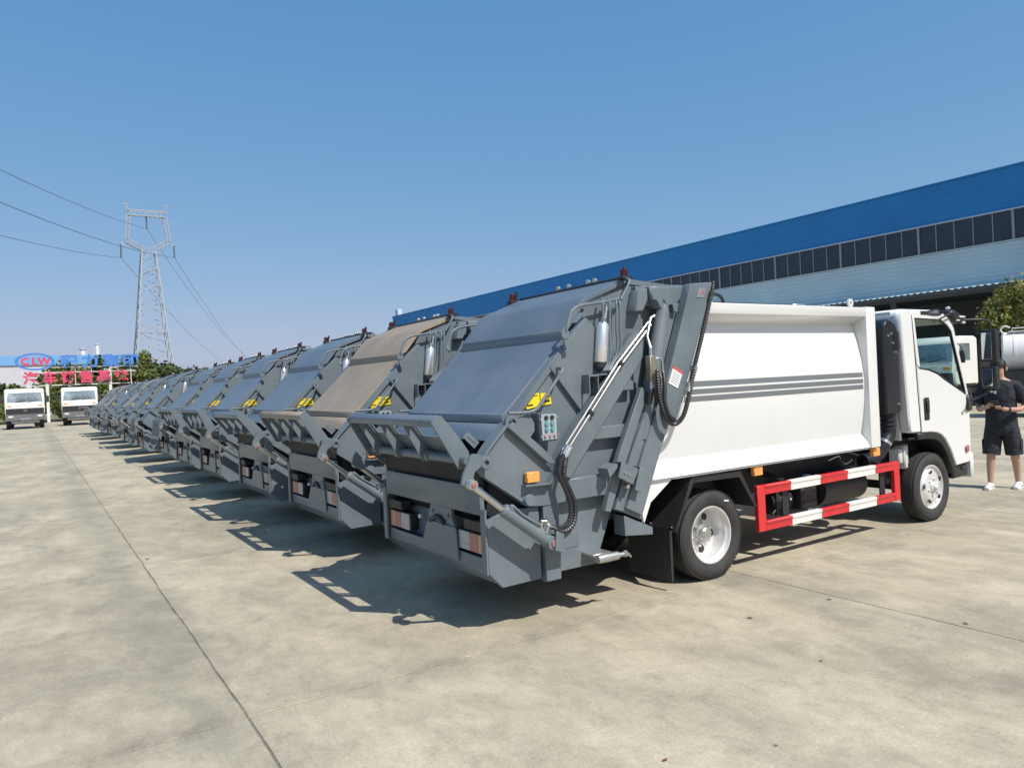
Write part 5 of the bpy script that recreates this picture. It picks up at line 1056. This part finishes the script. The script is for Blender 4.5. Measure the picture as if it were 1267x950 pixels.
# local frame: x forward, y to the person's left, z up
V, E_, Rd = [], [], []
def node(p, r, prev=None):
    V.append(p); Rd.append(r)
    if prev is not None: E_.append((prev, len(V)-1))
    return len(V)-1
pel = node((0, 0, 0.93), (0.13, 0.10)); ab = node((0, 0, 1.10), (0.125, 0.095), pel); ch = node((0.0, 0, 1.30), (0.15, 0.11), ab)
sh = node((-0.01, 0, 1.45), (0.10, 0.08), ch); nk = node((0.01, 0, 1.53), 0.055, sh)
hd1 = node((0.035, 0, 1.60), (0.066, 0.080), nk); hd2 = node((0.04, 0, 1.67), (0.075, 0.092), hd1); hd3 = node((0.03, 0, 1.735), (0.06, 0.075), hd2)
HN = {}
for s, ft in ((1, -0.14), (-1, 0.10)):
    hp = node((0, s*0.10, 0.86), 0.10, pel); kn = node((ft*0.45+0.02, s*0.125, 0.50), 0.058, hp); cf = node((ft*0.75-0.01, s*0.135, 0.34), 0.058, kn)
    an = node((ft, s*0.14, 0.10), 0.036, cf); he = node((ft+0.0, s*0.14, 0.05), 0.036, an); node((ft+0.10, s*0.15, 0.045), 0.034, he)
    s0 = node((-0.01, s*0.15, 1.43), 0.062, sh); s1 = node((-0.015, s*0.215, 1.385), 0.054, s0)
    el = node((-0.03, s*0.275, 1.145), 0.040, s1); fo = node((0.10, s*0.23, 1.10), 0.040, el)
    wr = node((0.245, s*0.115, 1.115 if s > 0 else 1.15), 0.027, fo); pa = node((0.305, s*0.075, 1.125 if s > 0 else 1.165), (0.036, 0.020), wr)
    HN[s] = pa
body = skinned('body', V, E_, Rd, M['skin'], mn)
for s in (1, -1):
    pz = 1.125 if s > 0 else 1.165
    for k in range(4):
        yb = s*(0.085-0.018*k); ln = (0.062, 0.078, 0.082, 0.072)[k]
        skinned('finger', [(0.315, yb, pz+0.002), (0.315+ln*0.45, yb-s*0.008, pz+0.006), (0.315+ln*0.8, yb-s*0.018, pz+0.030), (0.315+ln*0.78, yb-s*0.024, pz+0.048)], [(0, 1), (1, 2), (2, 3)], [0.0095, 0.009, 0.008, 0.0065], M['skin'], body, 1)
    skinned('thumb', [(0.285, s*0.055, pz+0.008), (0.315, s*0.030, pz+0.035), (0.345, s*0.022, pz+0.05)], [(0, 1), (1, 2)], [0.012, 0.010, 0.008], M['skin'], body, 1)
def p1(n, m, f, p=mn): b = MB(); f(b); return b.build(n, m, p)
# face on the head
p1('nose', M['skin'], lambda b: b.tube([(0.108, 0, 1.675), (0.128, 0, 1.645), (0.112, 0, 1.632)], [0.010, 0.015, 0.010], 8))
for s in (1, -1):
    p1('eye', M['hair'], lambda b: b.lathe((0.104, s*0.030, 1.675), (1, 0, 0), [(0, 0.006), (0.010, 0.004), (0.012, -0.004)], 8))
    p1('ear', M['skin'], lambda b: b.tube([(0.03, s*0.083, 1.685), (0.02, s*0.092, 1.665), (0.03, s*0.086, 1.635)], [0.012, 0.018, 0.010], 8))
p1('mouth', M['labelred'], lambda b: b.tube([(0.108, -0.022, 1.605), (0.114, 0, 1.606), (0.108, 0.022, 1.605)], 0.005, 6))
def ellrings(b, R_, n=20):
    rows = [[(cx+rx*math.cos(2*math.pi*k/n), cy+ry*math.sin(2*math.pi*k/n), z+tz*math.cos(2*math.pi*k/n)) for k in range(n)] for cx, cy, rx, ry, z, tz in R_]
    b.grid(rows, closed=True)
p1('hair', M['hair'], lambda b: ellrings(b, [(0.01, 0, 0.078, 0.084, 1.64, 0.03), (0.018, 0, 0.094, 0.088, 1.68, 0.03), (0.02, 0, 0.094, 0.085, 1.72, 0.02)]))
p1('cap', M['hair'], lambda b: (ellrings(b, [(0.03, 0, 0.103, 0.092, 1.70, -0.012), (0.03, 0, 0.102, 0.092, 1.73, -0.01), (0.026, 0, 0.088, 0.08, 1.772, 0), (0.02, 0, 0.05, 0.05, 1.795, 0), (0.02, 0, 0.004, 0.004, 1.80, 0)]), b.prism([(0.10, -0.075), (0.165, -0.055), (0.195, 0), (0.165, 0.055), (0.10, 0.075)], 1.693, 1.701, axis='z')))
def shirtf(b):
    ellrings(b, [(0.0, 0, 0.145, 0.20, 0.80, 0.0), (0.0, 0, 0.142, 0.195, 0.90, 0), (0.0, 0, 0.135, 0.185, 1.05, 0), (0.005, 0, 0.140, 0.195, 1.20, 0), (0.005, 0, 0.140, 0.205, 1.32, 0), (0.0, 0, 0.125, 0.205, 1.42, 0), (0.0, 0, 0.105, 0.165, 1.475, 0), (0.01, 0, 0.080, 0.095, 1.51, -0.01), (0.012, 0, 0.066, 0.070, 1.525, -0.012)], 28)
    for s in (1, -1):
        b.tube([(-0.005, s*0.12, 1.435), (-0.01, s*0.18, 1.42), (-0.017, s*0.225, 1.35), (-0.024, s*0.262, 1.24), (-0.026, s*0.270, 1.19)], [0.075, 0.080, 0.078, 0.074, 0.073], 16)
shirt = p1('t_shirt', M['shirt'], shirtf)
p1('chest_print', M['label'], lambda b: (b.box(0.140, 0.146, -0.085, -0.055, 1.34, 1.365), b.box(0.142, 0.148, -0.045, -0.015, 1.325, 1.365)), shirt)
def shortsf(b):
    ellrings(b, [(0.0, 0, 0.135, 0.185, 0.97, 0), (0.0, 0, 0.140, 0.195, 0.88, 0), (0.0, 0, 0.140, 0.20, 0.80, 0), (0.0, 0, 0.10, 0.14, 0.75, 0)], 24)
    for s, ft in ((1, -0.14), (-1, 0.10)):
        b.tube([(0, s*0.095, 0.86), (ft*0.1, s*0.105, 0.74), (ft*0.3, s*0.118, 0.60), (ft*0.45+0.01, s*0.125, 0.48)], [0.105, 0.112, 0.112, 0.108], 18)
shorts = p1('shorts', M['shorts'], shortsf)
p1('cargo_pocket', M['shorts'], lambda b: [b.box(ft*0.3-0.07, ft*0.3+0.07, s*0.219-0.006, s*0.219+0.006, 0.55, 0.69, 0.006) for s, ft in ((1, -0.14), (-1, 0.10))], shorts)
for s, ft in ((1, -0.14), (-1, 0.10)):
    def shoef(b, s=s, ft=ft):
        rows = []
        for x, w_, h_ in ((-0.075, 0.028, 0.07), (-0.06, 0.038, 0.095), (0.0, 0.042, 0.105), (0.05, 0.044, 0.085), (0.11, 0.048, 0.065), (0.165, 0.042, 0.05), (0.19, 0.022, 0.038)):
            rows.append([(ft+x, s*0.145+w_*math.cos(a), max(0.0, 0.002+h_*0.5+h_*0.5*math.sin(a)*1.0)) for a in [2*math.pi*k/14 for k in range(14)]])
        V_ = b.grid(rows, closed=True); b.bm.faces.new(V_[0][::-1]); b.bm.faces.new(V_[-1])
        b.box(ft-0.08, ft+0.19, s*0.145-0.045, s*0.145+0.045, 0.0, 0.026, 0.012)
    sh_ = p1('shoe', M['shoe'], shoef)
    p1('shoe_stripe', M['print'], lambda b: (b.beam((ft+0.03, s*0.145+0.047, 0.05), (ft+0.09, s*0.145+0.050, 0.03), 0.004, 0.012), b.beam((ft+0.03, s*0.145-0.047, 0.05), (ft+0.09, s*0.145-0.050, 0.03), 0.004, 0.012)), sh_)
p1('wrist_watch', M['hair'], lambda b: b.tube([(0.205, 0.140, 1.112), (0.232, 0.122, 1.115)], 0.034, 12))
MB.OFF = Vector((0, 0, 0))
ph = empty('phone', (11.22, 4.80, 0), 'dark phone held in both hands of the person in black', 'phone', rz=R(180+12))
b = MB(); b.prism([(0.33, 1.185), (0.34, 1.178), (0.40, 1.235), (0.39, 1.243)], -0.045, 0.045, bev=0.002); b.build('phone_body', M['grille'], ph)
b = MB(); b.poly([(0.3315, -0.038, 1.1893), (0.3315, 0.038, 1.1893), (0.3865, 0.038, 1.2425), (0.3865, -0.038, 1.2425)]); b.build('phone_screen', M['pane'], ph)

# ------------------------------------------------------------------ fallen leaves and crumbs on the concrete
M['dryleaf'] = mat('dry_brown_leaf', (0.22, 0.075, 0.03), 0.7, var=0.2, vscale=30)
M['darkleaf'] = mat('dark_dry_leaf', (0.045, 0.035, 0.028), 0.8)
def litter(x, y, s, m, lab, rz):
    s *= 0.8
    b = MB(); rows = []
    for t in (-1, -0.6, -0.2, 0.2, 0.6, 1):
        w_ = 0.42*(1-t*t)**0.6+0.02; rows.append([(t*s, w_*s*q, 0.004+0.12*s*abs(q)**1.5*(0.6+0.4*t)+0.05*s*(1+t)) for q in (-1, -0.5, 0, 0.5, 1)])
    b.grid(rows); o = b.build('dry_leaf', m); o.location = (x, y, 0.002); o.rotation_euler = (0, 0, rz); tag(o, lab, 'leaf', 'leaves fallen on the concrete'); return o
def gp(u, v):
    d = cr_*(u-633.5)+cu_*(475-v)+cf_*CAM_F; t = -EYE/d.z; return d.x*t, d.y*t
for u, v, s, m, lab in ((823, 941, 0.022, 'dryleaf', 'reddish brown curled leaf lying on the concrete nearest the camera'),
                        (1026, 742, 0.028, 'darkleaf', 'dark crumpled leaf at the left end of the slab crack before the truck'),
                        (928, 765, 0.028, 'darkleaf', 'small dark leaf on the concrete in front of the rear wheel'),
                        (1195, 772, 0.026, 'darkleaf', 'dark leaf lying on the slab joint at the right'),
                        (182, 692, 0.035, 'darkleaf', 'tiny dark leaf beside the long slab joint at the left'),
                        (1016, 818, 0.018, 'dryleaf', 'thin pale brown leaf on the open concrete at the right'),
                        (960, 923, 0.014, 'darkleaf', 'black speck of leaf near the bottom edge of the view')):
    x, y = gp(u, v); litter(x, y, s, M[m], lab, random.uniform(0, 6))
